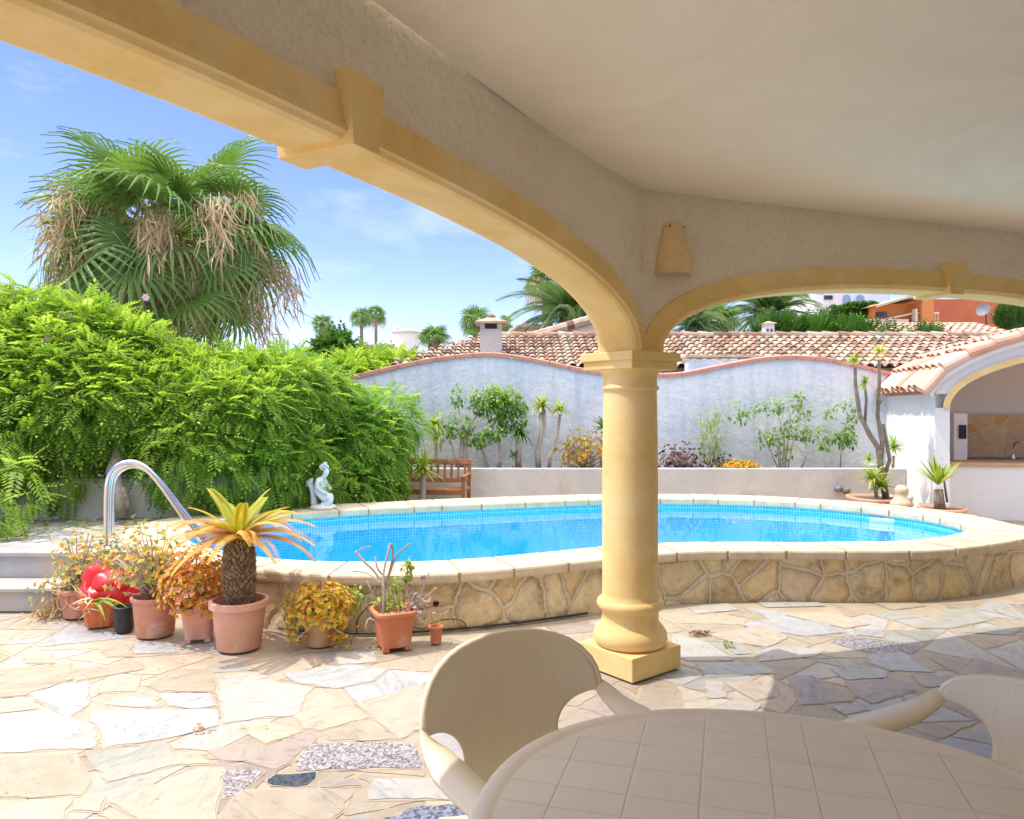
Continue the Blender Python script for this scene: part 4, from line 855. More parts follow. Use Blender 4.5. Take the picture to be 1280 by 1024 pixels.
def fan_palm(o, c, n, pet, blade, trunk_h, trunk_r, dead=12, zlo=-.55, lod=1, wide=1.0):
    """crown centre c above the root o"""
    gm, pm, dm = MB(), MB(), MB(); dirs = fib(n, zlo, .96); tmplu, tmpld = FAN, FANL
    if lod > 1: tmplu = fan_blade(1.0, 12, R(220), .5); tmpld = fan_blade(1.0, 12, R(200), .95)
    for i, d in enumerate(dirs):
        d = Vector(d) + Vector(rng.normal(size=3) * .10); d.x *= wide; d.y *= wide; d.normalize(); pl = pet * random.uniform(.8, 1.15); sag = max(0, .35 - d.z) * .35
        p0 = Vector(c); p1 = p0 + d * pl * .55; p2 = p0 + d * pl + Vector((0, 0, -sag * pl)); pm.tube([p0, p1, p2], [.022, .016, .012] if lod == 1 else [.03, .02, .02], 5, .5)
        bd = (p2 - p1).normalized() + Vector((random.uniform(-.35, .35), random.uniform(-.9, .1), random.uniform(-.45, .15) if d.z < .3 else random.uniform(-.2, .2))); x, y, z = frond_mat(bd); ro = random.uniform(-1.0, 1.0); y2 = y * math.cos(ro) + z * math.sin(ro); z2 = z * math.cos(ro) - y * math.sin(ro)
        s = blade * random.uniform(.85, 1.12); Mx = np.array([x, y2, z2]).T[None] * s; tm = tmpld if d.z < .35 else tmplu
        gm.inst(tm[0], tm[1], Mx, np.array(p2)[None], [min(.95, max(.05, .30 + .35 * random.random() + (.12 if d.z < 0 else 0)))])
    gm.build('crown', M['leaf_fan'], o); pm.build('frond_stalks', M['leaf_yellowgreen'], o)
    if dead:
        TH = sword(1, .030, .35, 3)
        for k in range(dead):     # hanging dry flower stalks and dead fronds
            a = 2 * math.pi * k / dead + random.uniform(-.2, .2); e = random.uniform(-.75, .55); d = Vector((math.cos(a), math.sin(a), e)).normalized(); rr = pet * random.uniform(.75, 1.4)
            p = [Vector(c), Vector(c) + d * rr * .6 + Vector((0, 0, .12)), Vector(c) + d * rr + Vector((0, 0, -.1)), Vector(c) + d * rr * 1.15 + Vector((0, 0, -.4))]; dm.tube(p, [.02, .015, .01, .008], 5, .4)
            for pc, nn, rad, ln in ((p[2], 70, (.2, .2, .16), .42), (p[3], 90, (.15, .15, .34), .44), (p[1].lerp(p[2], .5), 40, (.16, .16, .12), .40)):
                P = np.array(pc) + np.clip(rng.normal(size=(nn, 3)), -1.5, 1.5) * np.array(rad) * .8; up = np.tile([0, 0, -1.0], (nn, 1)) + rng.normal(size=(nn, 3)) * .35 + np.array(d) * .25
                dm.inst(TH[0], TH[1], rand_rot(nn, up, .1) * (ln * rng.uniform(.5, 1.25, nn))[:, None, None], P, rng.uniform(.2, 1, nn))
        for k in range(dead * 2):
            a = random.uniform(0, 6.28); d = Vector((math.cos(a), math.sin(a), random.uniform(-1.6, -.3))).normalized(); p2 = Vector(c) + d * pet * random.uniform(.5, 1.0); bd = d * .4 + Vector((0, 0, -1)); x, y, z = frond_mat(bd)
            dm.inst(FANL[0], FANL[1], (np.array([x, y, z]).T * blade * random.uniform(.5, .8) * np.array([1, .32, .5]))[None], np.array(p2)[None], [random.uniform(.2, .8)])
        dm.build('dead_fronds', M['leaf_dead'], o)
    tm = MB(); hh = Vector(c).z; m = 14; pts = [(random.uniform(-.01, .01), random.uniform(-.01, .01), hh * i / m) for i in range(m + 1)]
    tm.tube(pts, [trunk_r * (1.25 - .3 * i / m + (.06 if i % 2 else 0)) for i in range(m + 1)], 12); tm.build('trunk', M['bark'], o)
pr = xat(203, 12.5)
bp = thing('fan_palm', 'huge shaggy fan palm with hanging tan dead fronds rising behind the green shrubs', 'palm tree', (pr, 12.6, 0))
fan_palm(bp, (.08, 0, 4.38), 54, 1.22, 1.06, 4, .24, 26, -.80, wide=1.25)
# second lower cluster of fans on the right flank of the same boundary
def pinnate_frond(L_=1.0, nl=26, ll=.28, lw=.012, arch=.55, dn=.25):
    V, Fc = [], []
    pts = []
    for i in range(nl + 1):
        t = i / nl; x = L_ * t * (1 - .18 * arch * t); z = L_ * arch * (.55 * t - 1.1 * t * t); pts.append((x, z))
    for i in range(nl): 
        a, b = pts[i], pts[i + 1]; q = len(V); w = .012 * (1 - i / nl) + .003; V += [(a[0], -w, a[1]), (a[0], w, a[1]), (b[0], w * .9, b[1]), (b[0], -w * .9, b[1])]; Fc.append((q, q + 1, q + 2, q + 3))
    for i in range(2, nl + 1):
        t = i / nl; x, z = pts[i]; l = ll * math.sin(math.pi * min(1, .12 + t * .80)) ** .6
        for s in (-1, 1):
            d = Vector((.75 + .5 * t, s, -dn + .25)).normalized(); w = Vector((1, -s * .7, 0)); w = (w - d * w.dot(d)).normalized() * lw
            v, f = leafq((x, 0, z), d, w, l, dn, .1); q = len(V); V += v; Fc += [tuple(q + k for k in g) for g in f]
    return V, Fc
def feather_palm(o, c, n, L_, trunk_r, mat, tm, zlo=-.2, tint=None, zhi=.95):
    gm = MB(); dirs = fib(n, zlo, zhi)
    for d in dirs:
        d = Vector(d) + Vector(rng.normal(size=3) * .07); x, y, z = frond_mat(d); s = L_ * random.uniform(.85, 1.1)
        gm.inst(tm[0], tm[1], np.array([x, y, z]).T[None] * s, np.array(c, float)[None], [random.uniform(.15, .8) if tint is None else tint])
    gm.build('crown', mat, o); t_ = MB(); h = c[2]; m = 12
    t_.tube([(0, 0, h * i / m) for i in range(m + 1)], [trunk_r * (1 + (.12 if i % 2 else 0)) for i in range(m + 1)], 12); t_.build('trunk', M['bark'], o)
FD = pinnate_frond(1, 34, .26, .013, .75, .3)
DP = 'leaf_date'
def palm(kind, label, px, py, Y, spanpx, n, gz=0, group=None, **k):
    x, y, z = at(px, py, Y); Rr = spanpx / 2 * Y / F
    if kind == 'fan':
        o = thing('fan_palm', label, 'palm tree', (x, y, gz), 0, group); fan_palm(o, (0, 0, z - gz), n, Rr * .5, Rr * .55, z, k.get('tr', .15), k.get('dead', 0), k.get('zlo', -.5), 2)
    else:
        o = thing('feather_palm', label, 'palm tree', (x, y, gz), 0, group); feather_palm(o, (0, 0, z - gz), n, Rr * 1.15, k.get('tr', .2), M[k.get('mat', DP)], FD, k.get('zlo', -.15))
palm('feather', 'large date palm with arching grey green fronds behind the roof right of the column', 962, 398, 26, 120, 44, tr=.3)
palm('feather', 'date palm with long fronds half hidden by the arch left of the column', 712, 400, 24, 150, 40, tr=.3)
palm('fan', 'tall fan palm with tan dead fronds whose crown touches the arch edge', 684, 352, 30, 62, 34, tr=.2, dead=6)
palm('fan', 'bright yellow green palm behind the roof chimney', 594, 402, 30, 50, 26, tr=.2)
palm('fan', 'small dark fan palm crown peeking out right of the roof chimney', 632, 404, 34, 26, 18, tr=.15)
palm('fan', 'squat grey green fan palm in front of the white turret, left of the tiled roof', 543, 424, 24, 48, 30, tr=.2, zlo=-.1)
palm('fan', 'left of the two tall thin distant palms on the skyline', 452, 397, 60, 33, 28, gz=0, group='tall thin palms on the skyline', tr=.13, zlo=-.6)
palm('fan', 'right of the two tall thin distant palms on the skyline, slightly browner', 470, 393, 62, 29, 26, gz=0, group='tall thin palms on the skyline', tr=.12, zlo=-.6, dead=4)
palm('fan', 'small distant palm just right of the huge shaggy palm', 403, 406, 50, 34, 24, tr=.2, zlo=-.5)
palm('feather', 'green palm behind the column and arch, left of the date palm', 868, 410, 21, 90, 34, tr=.25)
palm('fan', 'fan palm with stiff bright leaves between the arch foot and the date palm', 900, 402, 23, 60, 26, tr=.2, zlo=-.3)

# ------------------------------------------------------------------ white garden wall, raised planter and its plants
GW = 12.3
gw = thing('garden_wall', 'rough whitewashed garden wall with wavy pink topped edge behind the pool', 'wall', (2, GW, 0))
top_px = [(380, 485), (430, 474), (470, 465.5), (500, 458), (545, 449), (600, 443.5), (625, 444), (670, 451), (720, 462), (753, 467), (800, 470), (850, 469.5), (900, 459), (950, 449.5), (985, 446.5), (1030, 449), (1080, 459), (1110, 467), (1180, 477), (1260, 480)]
tp = [(xat(x, GW), zat(y, GW)) for x, y in top_px]; xs = np.linspace(tp[0][0], tp[-1][0], 150); zs = np.interp(xs, [p[0] for p in tp], [p[1] for p in tp])
for _ in range(6): zs[1:-1] = (zs[:-2] + zs[1:-1] * 2 + zs[2:]) / 4
mb = MB(); m = len(xs); V = []
for y in (0, .2):
    for z in (0, 1):
        for x, zz in zip(xs, zs): V.append((x - 2, y, (zz - .03) if z else -.3))
fs = []
for i in range(m - 1): fs += [(i, i + 1, m + i + 1, m + i), (2 * m + i + 1, 2 * m + i, 3 * m + i, 3 * m + i + 1), (m + i, m + i + 1, 3 * m + i + 1, 3 * m + i)]
fs += [(0, m, 3 * m, 2 * m), (m - 1, 3 * m - 1, 4 * m - 1, 2 * m - 1)]
mb.add(V, fs, .5); mb.build('wall_body', M['white_wall'], gw)
mb = MB()
for i in range(0, m - 4, 4):
    V = []
    for k in range(5):
        x = xs[min(i + k, m - 1)] + (.006 if k == 0 else (-.006 if k == 4 else 0)); zz = zs[min(i + k, m - 1)]
        for y, dz in ((-.035, -.03), (-.04, .03), (.1, .05), (.24, .03), (.235, -.03)): V.append((x - 2, y, zz + dz))
    mb.add(V, [(a * 5 + b, (a + 1) * 5 + b, (a + 1) * 5 + b + 1, a * 5 + b + 1) for a in range(4) for b in range(4)] + [(0, 1, 2, 3, 4), (24, 23, 22, 21, 20)])
mb.build('wall_coping', M['pink_cap'], gw)
PY, PT = 11.35, .645
rp_ = thing('raised_planter', 'long low grey rendered planter box in front of the white garden wall', 'planter', (2, PY, 0)); xl, xr = xat(583, PY) - .9, xat(1133, PY)
mb = MB(); mb.box(((xl + xr) / 2 - 2, .075, PT / 2 - .03), (xr - xl, .15, PT + .06)); mb.box((xr - 2 - .075, .55, PT / 2 - .03), (.15, .8, PT + .06)); bevel(mb.build('planter_wall', M['planter'], rp_), .012)
mb = MB(); mb.box(((xl + xr) / 2 - 2 - .08, .55, PT - .12), (xr - xl - .16, .79, .1)); mb.build('soil', M['soil'], rp_)
def trunked(name, label, cat, base, stems, heads, mat, group=None, tm=None, bark='palebark'):
    o = thing(name, label, cat, base, 0, group); B = Vector(base)
    for pts, r0, r1 in stems:
        mb = MB(); pts = [Vector(p) - B for p in pts]; mb.tube(pts, list(np.linspace(r0, r1, len(pts))), 8); mb.build('stem', M[bark], o)
    for h in heads:
        mb = MB(); c = Vector(h[0]) - B; rosette(mb, c, h[1], h[2], h[3], h[4], h[5] if len(h) > 5 else -.3, tint=h[6] if len(h) > 6 else None); mb.build('leaf_head', mat, o)
    return o
def PB(px, Y=11.7, z=PT - .07): return (xat(px, Y), Y, z)
LYG, LD = M['leaf_yellowgreen'], M['leaf_dark']
trunked('yucca', 'small bright yucca on a thin trunk, leftmost in the raised planter', 'plant', PB(546), [([PB(546), at(545, 560, 11.7), at(543, 535, 11.7)], .03, .025)], [(at(543, 530, 11.7), 46, .30, .022, .55, -.4), (at(546, 545, 11.7), 20, .26, .02, .8, -.6)], M['leaf_yellowgreen'])
trunked('yucca', 'tall slim double stemmed yucca, left one of the pair nearest the bushy tree', 'plant', PB(673), [([PB(673), at(672, 565, 11.7), at(678, 540, 11.7), at(676, 515, 11.7)], .045, .03), ([at(675, 548, 11.7), at(681, 530, 11.7), at(680, 512, 11.7)], .03, .022)], [(at(677, 508, 11.7), 60, .26, .018, .35, -.25)], LYG, 'tall slim yuccas')
trunked('yucca', 'tall slim yucca with one curved stem, right one of the pair near the column', 'plant', PB(686), [([PB(686), at(688, 570, 11.65), at(697, 545, 11.65), at(700, 518, 11.65)], .03, .02)], [(at(700, 512, 11.65), 52, .24, .016, .35, -.25)], LYG, 'tall slim yuccas')
trunked('yucca', 'stubby grey green yucca with a hairy trunk below the round bushy tree', 'plant', PB(648), [([PB(648), at(648, 560, 11.6), at(648, 545, 11.6)], .05, .04), ([PB(642, 11.6), at(642, 572, 11.6)], .035, .025)], [(at(650, 541, 11.6), 50, .25, .02, .5, -.45), (at(642, 570, 11.6), 26, .15, .014, .3, -.1)], M['leaf_dark'])
def leafy(name, label, cat, base, stems, clouds, mat, lf, dens, bark='palebark', group=None, droop=.2):
    o = thing(name, label, cat, base, 0, group); B = np.array(base); mb = MB()
    for pts, r0, r1 in stems: mb.tube([Vector(p) - Vector(base) for p in pts], list(np.linspace(r0, r1, len(pts))), 6)
    if stems: mb.build('stems', M[bark], o)
    mb = MB()
    for c, rad, n in clouds: cloud(mb, np.array(c) - B, rad, int(n * dens), lf, .5, droop, .25, .9, (.7, 1.2))
    mb.build('foliage', mat, o); return o
v_, f_ = leafq((0, 0, 0), (1, 0, 0), (0, .022, 0), .085, .25); BROAD = (v_, f_)
v_, f_ = leafq((0, 0, 0), (1, 0, 0), (0, .05, 0), .17, .25); BIG = (v_, f_)
v_, f_ = leafq((0, 0, 0), (1, 0, 0), (0, .006, 0), .16, .5); NARROW = (v_, f_)
MG = tinted('planter_leaf', [(.08, .20, .03), (.18, .36, .05), (.32, .50, .08), (.52, .64, .18)], .5, .35); M['mg'] = MG
leafy('small_tree', 'slender multi stemmed tree with loose green tufts left of the round bushy tree', 'tree', PB(575), [([PB(577), at(577, 560, 11.7), at(578, 540, 11.75), at(572, 505, 11.8)], .05, .012), ([PB(582), at(582, 560, 11.7), at(584, 540, 11.75), at(600, 512, 11.8)], .05, .012), ([PB(572), at(566, 560, 11.7), at(560, 545, 11.7)], .018, .01), ([at(580, 548, 11.7), at(590, 530, 11.7), at(610, 520, 11.7)], .02, .008)],
      [(at(571, 495, 11.8), (.13, .1, .16), 60), (at(591, 500, 11.8), (.10, .1, .2), 50), (at(600, 510, 11.8), (.16, .1, .1), 46), (at(576, 533, 11.7), (.24, .12, .16), 110), (at(558, 525, 11.75), (.18, .1, .14), 40), (at(585, 548, 11.7), (.2, .1, .1), 60), (at(600, 550, 11.65), (.18, .1, .12), 60), (at(561, 545, 11.7), (.14, .1, .1), 30)], MG, BROAD, 1.2)
leafy('small_tree', 'round bushy tree with a dense bright green crown in the raised planter', 'tree', PB(610), [([PB(610), at(606, 570, 11.75), at(600, 556, 11.75), at(604, 545, 11.8), at(625, 520, 11.85)], .03, .012), ([PB(622), at(625, 570, 11.7), at(623, 545, 11.8), at(630, 520, 11.8)], .03, .015), ([PB(625), at(628, 565, 11.7)], .02, .01)],
      [(at(627, 505, 11.8), (.38, .25, .28), 520), (at(640, 517, 11.8), (.24, .2, .3), 300), (at(617, 497, 11.8), (.22, .2, .18), 180), (at(620, 538, 11.7), (.22, .15, .16), 90), (at(613, 547, 11.7), (.16, .1, .12), 40)], MG, BROAD, 1.3)
leafy('loose_shrub', 'wide loose shrub with bare pale stems against the white wall right of the yellow clump', 'shrub', PB(978), [([PB(975), at(972, 560, 11.7), at(955, 520, 11.8)], .014, .006), ([PB(978), at(980, 550, 11.7), at(970, 505, 11.8)], .014, .006), ([PB(981), at(985, 550, 11.7), at(990, 500, 11.8)], .014, .006), ([PB(984), at(992, 550, 11.7), at(1006, 505, 11.8)], .012, .005), ([PB(974), at(955, 545, 11.7), at(930, 515, 11.8)], .012, .005), ([PB(1000), at(1008, 572, 11.7), at(995, 556, 11.7)], .02, .008), ([PB(976), at(974, 540, 11.7), at(984, 495, 11.8)], .01, .005), ([at(985, 550, 11.7), at(1010, 545, 11.7), at(1040, 538, 11.75)], .008, .005), ([PB(982), at(980, 530, 11.7), at(1000, 500, 11.8)], .012, .005)],
      [(at(918, 512, 11.8), (.2, .1, .16), 42), (at(930, 522, 11.8), (.16, .1, .12), 34), (at(950, 508, 11.8), (.14, .1, .1), 26), (at(970, 508, 11.8), (.18, .12, .14), 70), (at(995, 498, 11.8), (.14, .1, .12), 40), (at(1004, 515, 11.8), (.16, .1, .14), 50), (at(975, 545, 11.75), (.26, .12, .14), 90), (at(995, 535, 11.75), (.2, .12, .16), 80), (at(1010, 545, 11.75), (.16, .1, .12), 50), (at(955, 550, 11.75), (.14, .1, .14), 40), (at(980, 565, 11.7), (.18, .1, .14), 40)], MG, BROAD, 1.1)
leafy('hanging_branch', 'hanging leafy green branch beside the tall forked dracaena', 'shrub', PB(1045, 12.0), [([PB(1050, 12), at(1052, 560, 12), at(1060, 520, 12), at(1052, 498, 12)], .01, .005)], [(at(1058, 506, 12), (.2, .1, .1), 34), (at(1064, 525, 12), (.09, .08, .22), 46), (at(1058, 548, 12), (.16, .1, .16), 120), (at(1040, 545, 12), (.16, .1, .1), 50), (at(1038, 517, 12), (.1, .08, .1), 26), (at(1030, 556, 12), (.12, .08, .08), 24), (at(1020, 535, 12), (.2, .08, .06), 14)], MG, BROAD, 1.15)
leafy('feathery_plant', 'wispy light green feathery plant between the purple clumps', 'plant', PB(890), [([PB(888), at(888, 560, 11.7), at(886, 520, 11.75)], .01, .004), ([PB(889), at(895, 555, 11.7), at(898, 515, 11.75)], .01, .004)], [(at(889, 553, 11.7), (.17, .12, .34), 330), (at(884, 522, 11.75), (.16, .1, .14), 60), (at(898, 520, 11.75), (.08, .08, .16), 30)], M['leaf_yellowgreen'], NARROW, 1.0)
v1, f1 = leafq((0, 0, 0), (1, 0, .5), (0, .018, 0), .055, -.1)
def star(n, l, w, tilt=.5):
    V, Fc = [], []
    for i in range(n):
        a = 2 * math.pi * i / n; t = tilt * (1 if i % 2 else 1.7); d = Vector((t, math.cos(a), math.sin(a))); v, f = leafq((0, 0, 0), d, (Vector((0, -math.sin(a), math.cos(a))) * w), l * (1 if i % 2 else .75)); b = len(V); V += v; Fc += [tuple(b + k for k in q) for q in f]
    return V, Fc
STAR = star(9, .027, .0085)
def succulent(name, label, base, rad, n, mat, stems=14, group=None, tmpl=STAR, sc=(.7, 1.25), ctr=None, stemmat='twig', dome=-.15, ext=None):
    """dome of rosettes on branching stems"""
    o = thing(name, label, 'plant', base, 0, group); sm = MB(); mb = MB(); c = Vector(ctr or (0, 0, rad[2] * .45)); n = int(n * 1.7); ds = fib(n, dome, .98)
    P = []
    for d in ds:
        k = random.uniform(.45, 1.18); p = c + Vector((d[0] * rad[0] * k, d[1] * rad[1] * k, d[2] * rad[2] * k)); P.append(p)
    for p in ext or []: P.append(Vector(p))
    for p in P[:: max(1, len(P) // max(stems, 1))]: sm.tube([(random.uniform(-.02, .02), random.uniform(-.02, .02), -.02), Vector((p.x * .35, p.y * .35, p.z * .45)), p], [.009, .006, .004], 5)
    P = np.array(P); up = P - np.array(c) + np.array([0, 0, .06]); up /= np.linalg.norm(up, axis=1)[:, None]
    mb.inst(tmpl[0], tmpl[1], rand_rot(len(P), up, .3) * rng.uniform(*sc, len(P))[:, None, None], P, rng.uniform(.1, .98, len(P)))
    sm.build('stems', M[stemmat], o); mb.build('foliage', mat, o); return o
succulent('succulent_bush', 'orange brown succulent bush on dark stems just left of the column, behind the pool', PB(733), (.46, .22, .36), 120, M['leaf_yellow'], 70, None, star(8, .05, .016), (.7, 1.3), ctr=(-.05, 0, .26), dome=-.6)
succulent('purple_succulent', 'clump of dark purple rosettes on thin stems just right of the column', PB(850), (.36, .2, .34), 90, M['leaf_purple'], 60, None, star(9, .05, .016), (.6, 1.1), ctr=(0, 0, .08))
succulent('purple_succulent', 'smaller dark purple clump tucked under the wispy feathery plant', PB(905), (.2, .15, .2), 34, M['leaf_purple'], 26, None, star(9, .05, .016), (.6, 1.0), ctr=(0, 0, .04))
succulent('yellow_succulent', 'low mound of bright yellow succulents in the raised planter', PB(924, 11.55), (.32, .16, .14), 240, M['leaf_yellow'], 20, None, star(8, .04, .013), (.7, 1.1), ctr=(0, 0, .03), dome=0)
trunked('agave', 'blue green spiky plant half hidden behind the column shaft', 'plant', PB(752), [([PB(752), at(752, 550, 11.7)], .03, .02)], [(at(754, 535, 11.7), 34, .26, .026, .2, -.2)], M['leaf_dark'])
# tall forked dracaena in a clay bowl, right of the pool
def bowl(loc, label, r=.26, h=.24, mat='salmon', rect=False):
    o = thing('plant_bowl', label, 'plant pot', loc, 0, 'wide clay bowls behind the pool'); mb = MB()
    mb.lathe([(.001, .01), (r * .72, 0), (r * .8, .02), (r * .94, h - .05), (r, h - .045), (r + .012, h - .03), (r + .012, h), (r - .02, h), (r - .03, h - .03)], 40, sq=3.2 if rect else 0); mb.build('pot_body', M[mat], o)
    mb = MB(); mb.lathe([(.001, h - .025), (r - .028, h - .03)], 30, sq=3.2 if rect else 0); mb.build('soil', M['soil'], o); return o
dz0 = .10
DY = 10.35; DX = xat(1098, DY)
bowl((DX, DY, 0), 'wide salmon clay bowl holding the tall forked dracaena', .36, .34, 'salmon', True)
dst = [([at(1108, 626, DY), at(1102, 590, DY), at(1098, 560, DY), at(1088, 545, DY), at(1075, 520, DY), at(1069, 480, DY), at(1069, 460, DY)], .05, .022), ([at(1100, 585, DY), at(1103, 555, DY), at(1097, 520, DY), at(1099, 480, DY), at(1099, 450, DY)], .035, .022), ([at(1081, 530, DY), at(1083, 500, DY), at(1081, 483, DY)], .022, .016),
       ([at(1104, 600, DY), at(1112, 575, DY), at(1107, 545, DY), at(1104, 530, DY)], .03, .02), ([at(1099, 505, DY), at(1103, 500, DY - .02)], .014, .01)]
trunked('dracaena', 'tall forked dracaena with bare grey stems before the white wall at right', 'plant', (DX + .1, DY, .3), dst, [(at(1068, 452, DY), 44, .16, .012, .15, -.2), (at(1081, 478, DY), 36, .16, .012, .25, -.4), (at(1099, 440, DY), 54, .17, .010, .3, -.3, .9), (at(1098, 500, DY - .03), 14, .08, .008, .2, -.3)], M['leaf_yellowgreen'], None, None, 'bark')
trunked('agave', 'dense spiky yellow green agave clump at the foot of the forked dracaena', 'plant', (DX - .1, DY - .1, .3), [([at(1096, 622, DY - .1), at(1092, 600, DY - .1)], .03, .02)], [(at(1090, 597, DY - .15), 54, .26, .016, .25, -.3), (at(1100, 608, DY - .15), 50, .22, .016, .2, -.3), (at(1086, 575, DY + .1), 26, .18, .014, .2, -.3)], M['leaf_yellowgreen'])
trunked('yucca', 'small spiky yucca leaning on the lit white side of the kitchen hut', 'plant', (xat(1117, DY + .3), DY + .3, .3), [([at(1116, 585, DY + .3), at(1117, 570, DY + .3)], .02, .02)], [(at(1117, 560, DY + .3), 44, .24, .014, .2, -.35)], M['mg'])
P2 = (xat(1178, 9.55), 9.55)
bowl((P2[0], P2[1], 0), 'wide salmon clay bowl at the kitchen hut corner holding an upright spiky plant', .27, .30)
trunked('upright_succulent', 'upright fan of bright green blades on a brown stump beside the kitchen opening', 'plant', (P2[0], P2[1], .27), [([(P2[0] - .03, P2[1], .25), at(1173, 612, P2[1])], .07, .055), ([at(1184, 628, P2[1]), at(1180, 600, P2[1]), at(1178, 585, P2[1])], .015, .008)], [(at(1173, 606, P2[1]), 40, .36, .02, .02, .55)], M['leaf_yellowgreen'], None, None, 'bark')
o = thing('ceramic_figurine', 'small cream ceramic figurine standing between the two clay bowls', 'figurine', (xat(1127, 9.7), 9.7, 0)); mb = MB()
mb.lathe([(.001, .30), (.13, .30), (.14, .33), (.11, .37), (.075, .42), (.07, .46), (.085, .49), (.07, .53), (.045, .56), (.001, .565)], 24); mb.lathe([(.12, 0), (.13, .30)], 20); mb.build('body', M['coping'], o)
mb = MB(); mb.lathe([(.001, .06), (.035, .05), (.05, .02), (.045, -.02), (.001, -.04)], 16, (.07, -.05, .40)); mb.build('lamb', M['whiteplaster'], o)
o = thing('garden_spotlight', 'small dark twin garden spotlight mounted low on the planter wall right of the pool', 'lamp', (xat(1055, 11.2), 11.33, .33)); mb = MB()
mb.tube([(-.05, -.02, .0), (-.06, -.10, .03)], [.035, .042], 12); mb.build('spot_head', M['greydish'], o); mb = MB(); mb.tube([(.06, -.02, -.02), (.07, -.09, .0)], [.045, .05], 12); mb.build('spot_head', M['bark'], o); mb = MB(); mb.box((0, -.01, 0), (.16, .02, .05)); mb.build('bracket', M['dark'], o)

# ------------------------------------------------------------------ pool side things
def skin(name, pts, edges, mat, parent=None, sub=2):
    me = bpy.data.meshes.new(name); me.from_pydata([p[:3] for p in pts], edges, []); o = bpy.data.objects.new(name, me); S.collection.objects.link(o); me.materials.append(mat); o.parent = parent
    sk_ = o.modifiers.new('skin', 'SKIN'); sk_.use_smooth_shade = True
    for v, p in zip(me.skin_vertices[0].data, pts): v.radius = (p[3], p[4] if len(p) > 4 else p[3])
    me.skin_vertices[0].data[0].use_root = True
    if sub: s_ = o.modifiers.new('sub', 'SUBSURF'); s_.levels = sub; s_.render_levels = sub
    return o
def chain(mb, pts, r, n=10, it=2, tint=.5):
    P = [Vector(p) for p in pts]
    for _ in range(it):
        Q = [P[0]]
        for a, b in zip(P[:-1], P[1:]): Q += [a.lerp(b, .25), a.lerp(b, .75)]
        P = Q + [P[-1]]
    mb.tube(P, r, n, tint)
lad = thing('pool_ladder', 'shiny stainless steel handrail loops curving from the coping into the pool on the left', 'pool ladder', (-3.28, 6.15, ZC))
for ox, oy in ((0, 0), (-.16, .38)):
    mb = MB(); u = Vector((.96, .28, 0)); e = Vector((ox, oy, 0)); pr_ = [(0, 0), (0, .22), (0, .48), (.03, .63), (.13, .70), (.24, .69), (.36, .58), (.56, .26), (.76, -.03), (.84, -.25), (.85, -.7)]
    hk = .92 if oy else 1.0; chain(mb, [e + u * a + Vector((0, 0, b * (hk if b > 0 else 1))) for a, b in pr_], .024, 14, 3); mb.build('handrail', M['steel'], lad)
    mb = MB(); mb.lathe([(.05, 0), (.05, .006), (.03, .012), (.026, .03)], 20, (ox, oy, 0)); mb.build('base_flange', M['steel'], lad)
sx_, sy_, _ = fl(403, 636, ZC); k_ = sy_ / F
st = thing('statue', 'small weathered white plaster statue of a kneeling figure on the far pool coping', 'statue', (sx_, sy_ + .02, ZC))
def sp(px, py, y=0, r=.03, r2=None): return ((px - 403) * k_, y, (637 - py) * k_, r, r2 or r)
pts = [sp(398, 627, 0, .085, .09), sp(398, 616, 0, .065, .075), sp(401, 606, 0, .060, .072), sp(404, 598.5, 0, .036), sp(407, 594, -.01, .026), sp(409, 587, -.02, .052, .05),
       sp(407, 622, -.06, .062), sp(416, 620, -.07, .052), sp(413, 630, -.06, .05), sp(402, 634, -.05, .05), sp(411, 627, .05, .06), sp(400, 633, .06, .05),
       sp(399, 601, -.07, .028), sp(399, 610, -.10, .022), sp(406, 615, -.11, .018), sp(412, 617.5, -.10, .017), sp(403, 601, .06, .028), sp(407, 609, .08, .022), sp(412, 614, .04, .018)]
skin('body', pts, [(0, 1), (1, 2), (2, 3), (3, 4), (4, 5), (0, 6), (6, 7), (7, 8), (8, 9), (0, 10), (10, 11), (2, 12), (12, 13), (13, 14), (14, 15), (2, 16), (16, 17), (17, 18)], M['whiteplaster'], st)
mb = MB()
for k in range(26):
    a = k * 2.4; zc = k / 26; hd = Vector(sp(406, 585.5)[:3]) + Vector((math.cos(a) * .045 * math.sin(zc * 3.0 + .2) - .012, math.sin(a) * .046 * math.sin(zc * 3 + .2) + .0, -.03 + zc * .075)); mb.lathe([(.001, -.016), (.013, -.008), (.014, .004), (.001, .014)], 8, hd)
mb.lathe([(.001, -.02), (.022, -.008), (.022, .012), (.001, .026)], 12, Vector(sp(406, 581)[:3])); mb.build('hair', M['whiteplaster'], st)
mb = MB(); mb.lathe([(.001, -.006), (.007, 0), (.001, .006)], 8, Vector(sp(413, 588, -.03)[:3])); mb.build('nose', M['whiteplaster'], st)
skin('shell', [sp(392, 634, .02, .05), sp(391, 624, .02, .035), sp(389, 613, .02, .032), sp(386, 605, .02, .030), sp(381, 603.5, .02, .018), sp(390, 599, .02, .016)], [(0, 1), (1, 2), (2, 3), (3, 4), (3, 5)], M['whiteplaster'], st)
mb = MB(); mb.lathe([(.001, 0), (.14, 0), (.148, .012), (.135, .035), (.10, .05), (.001, .055)], 28, (0, 0, 0)); mb.build('base', M['whiteplaster'], st)
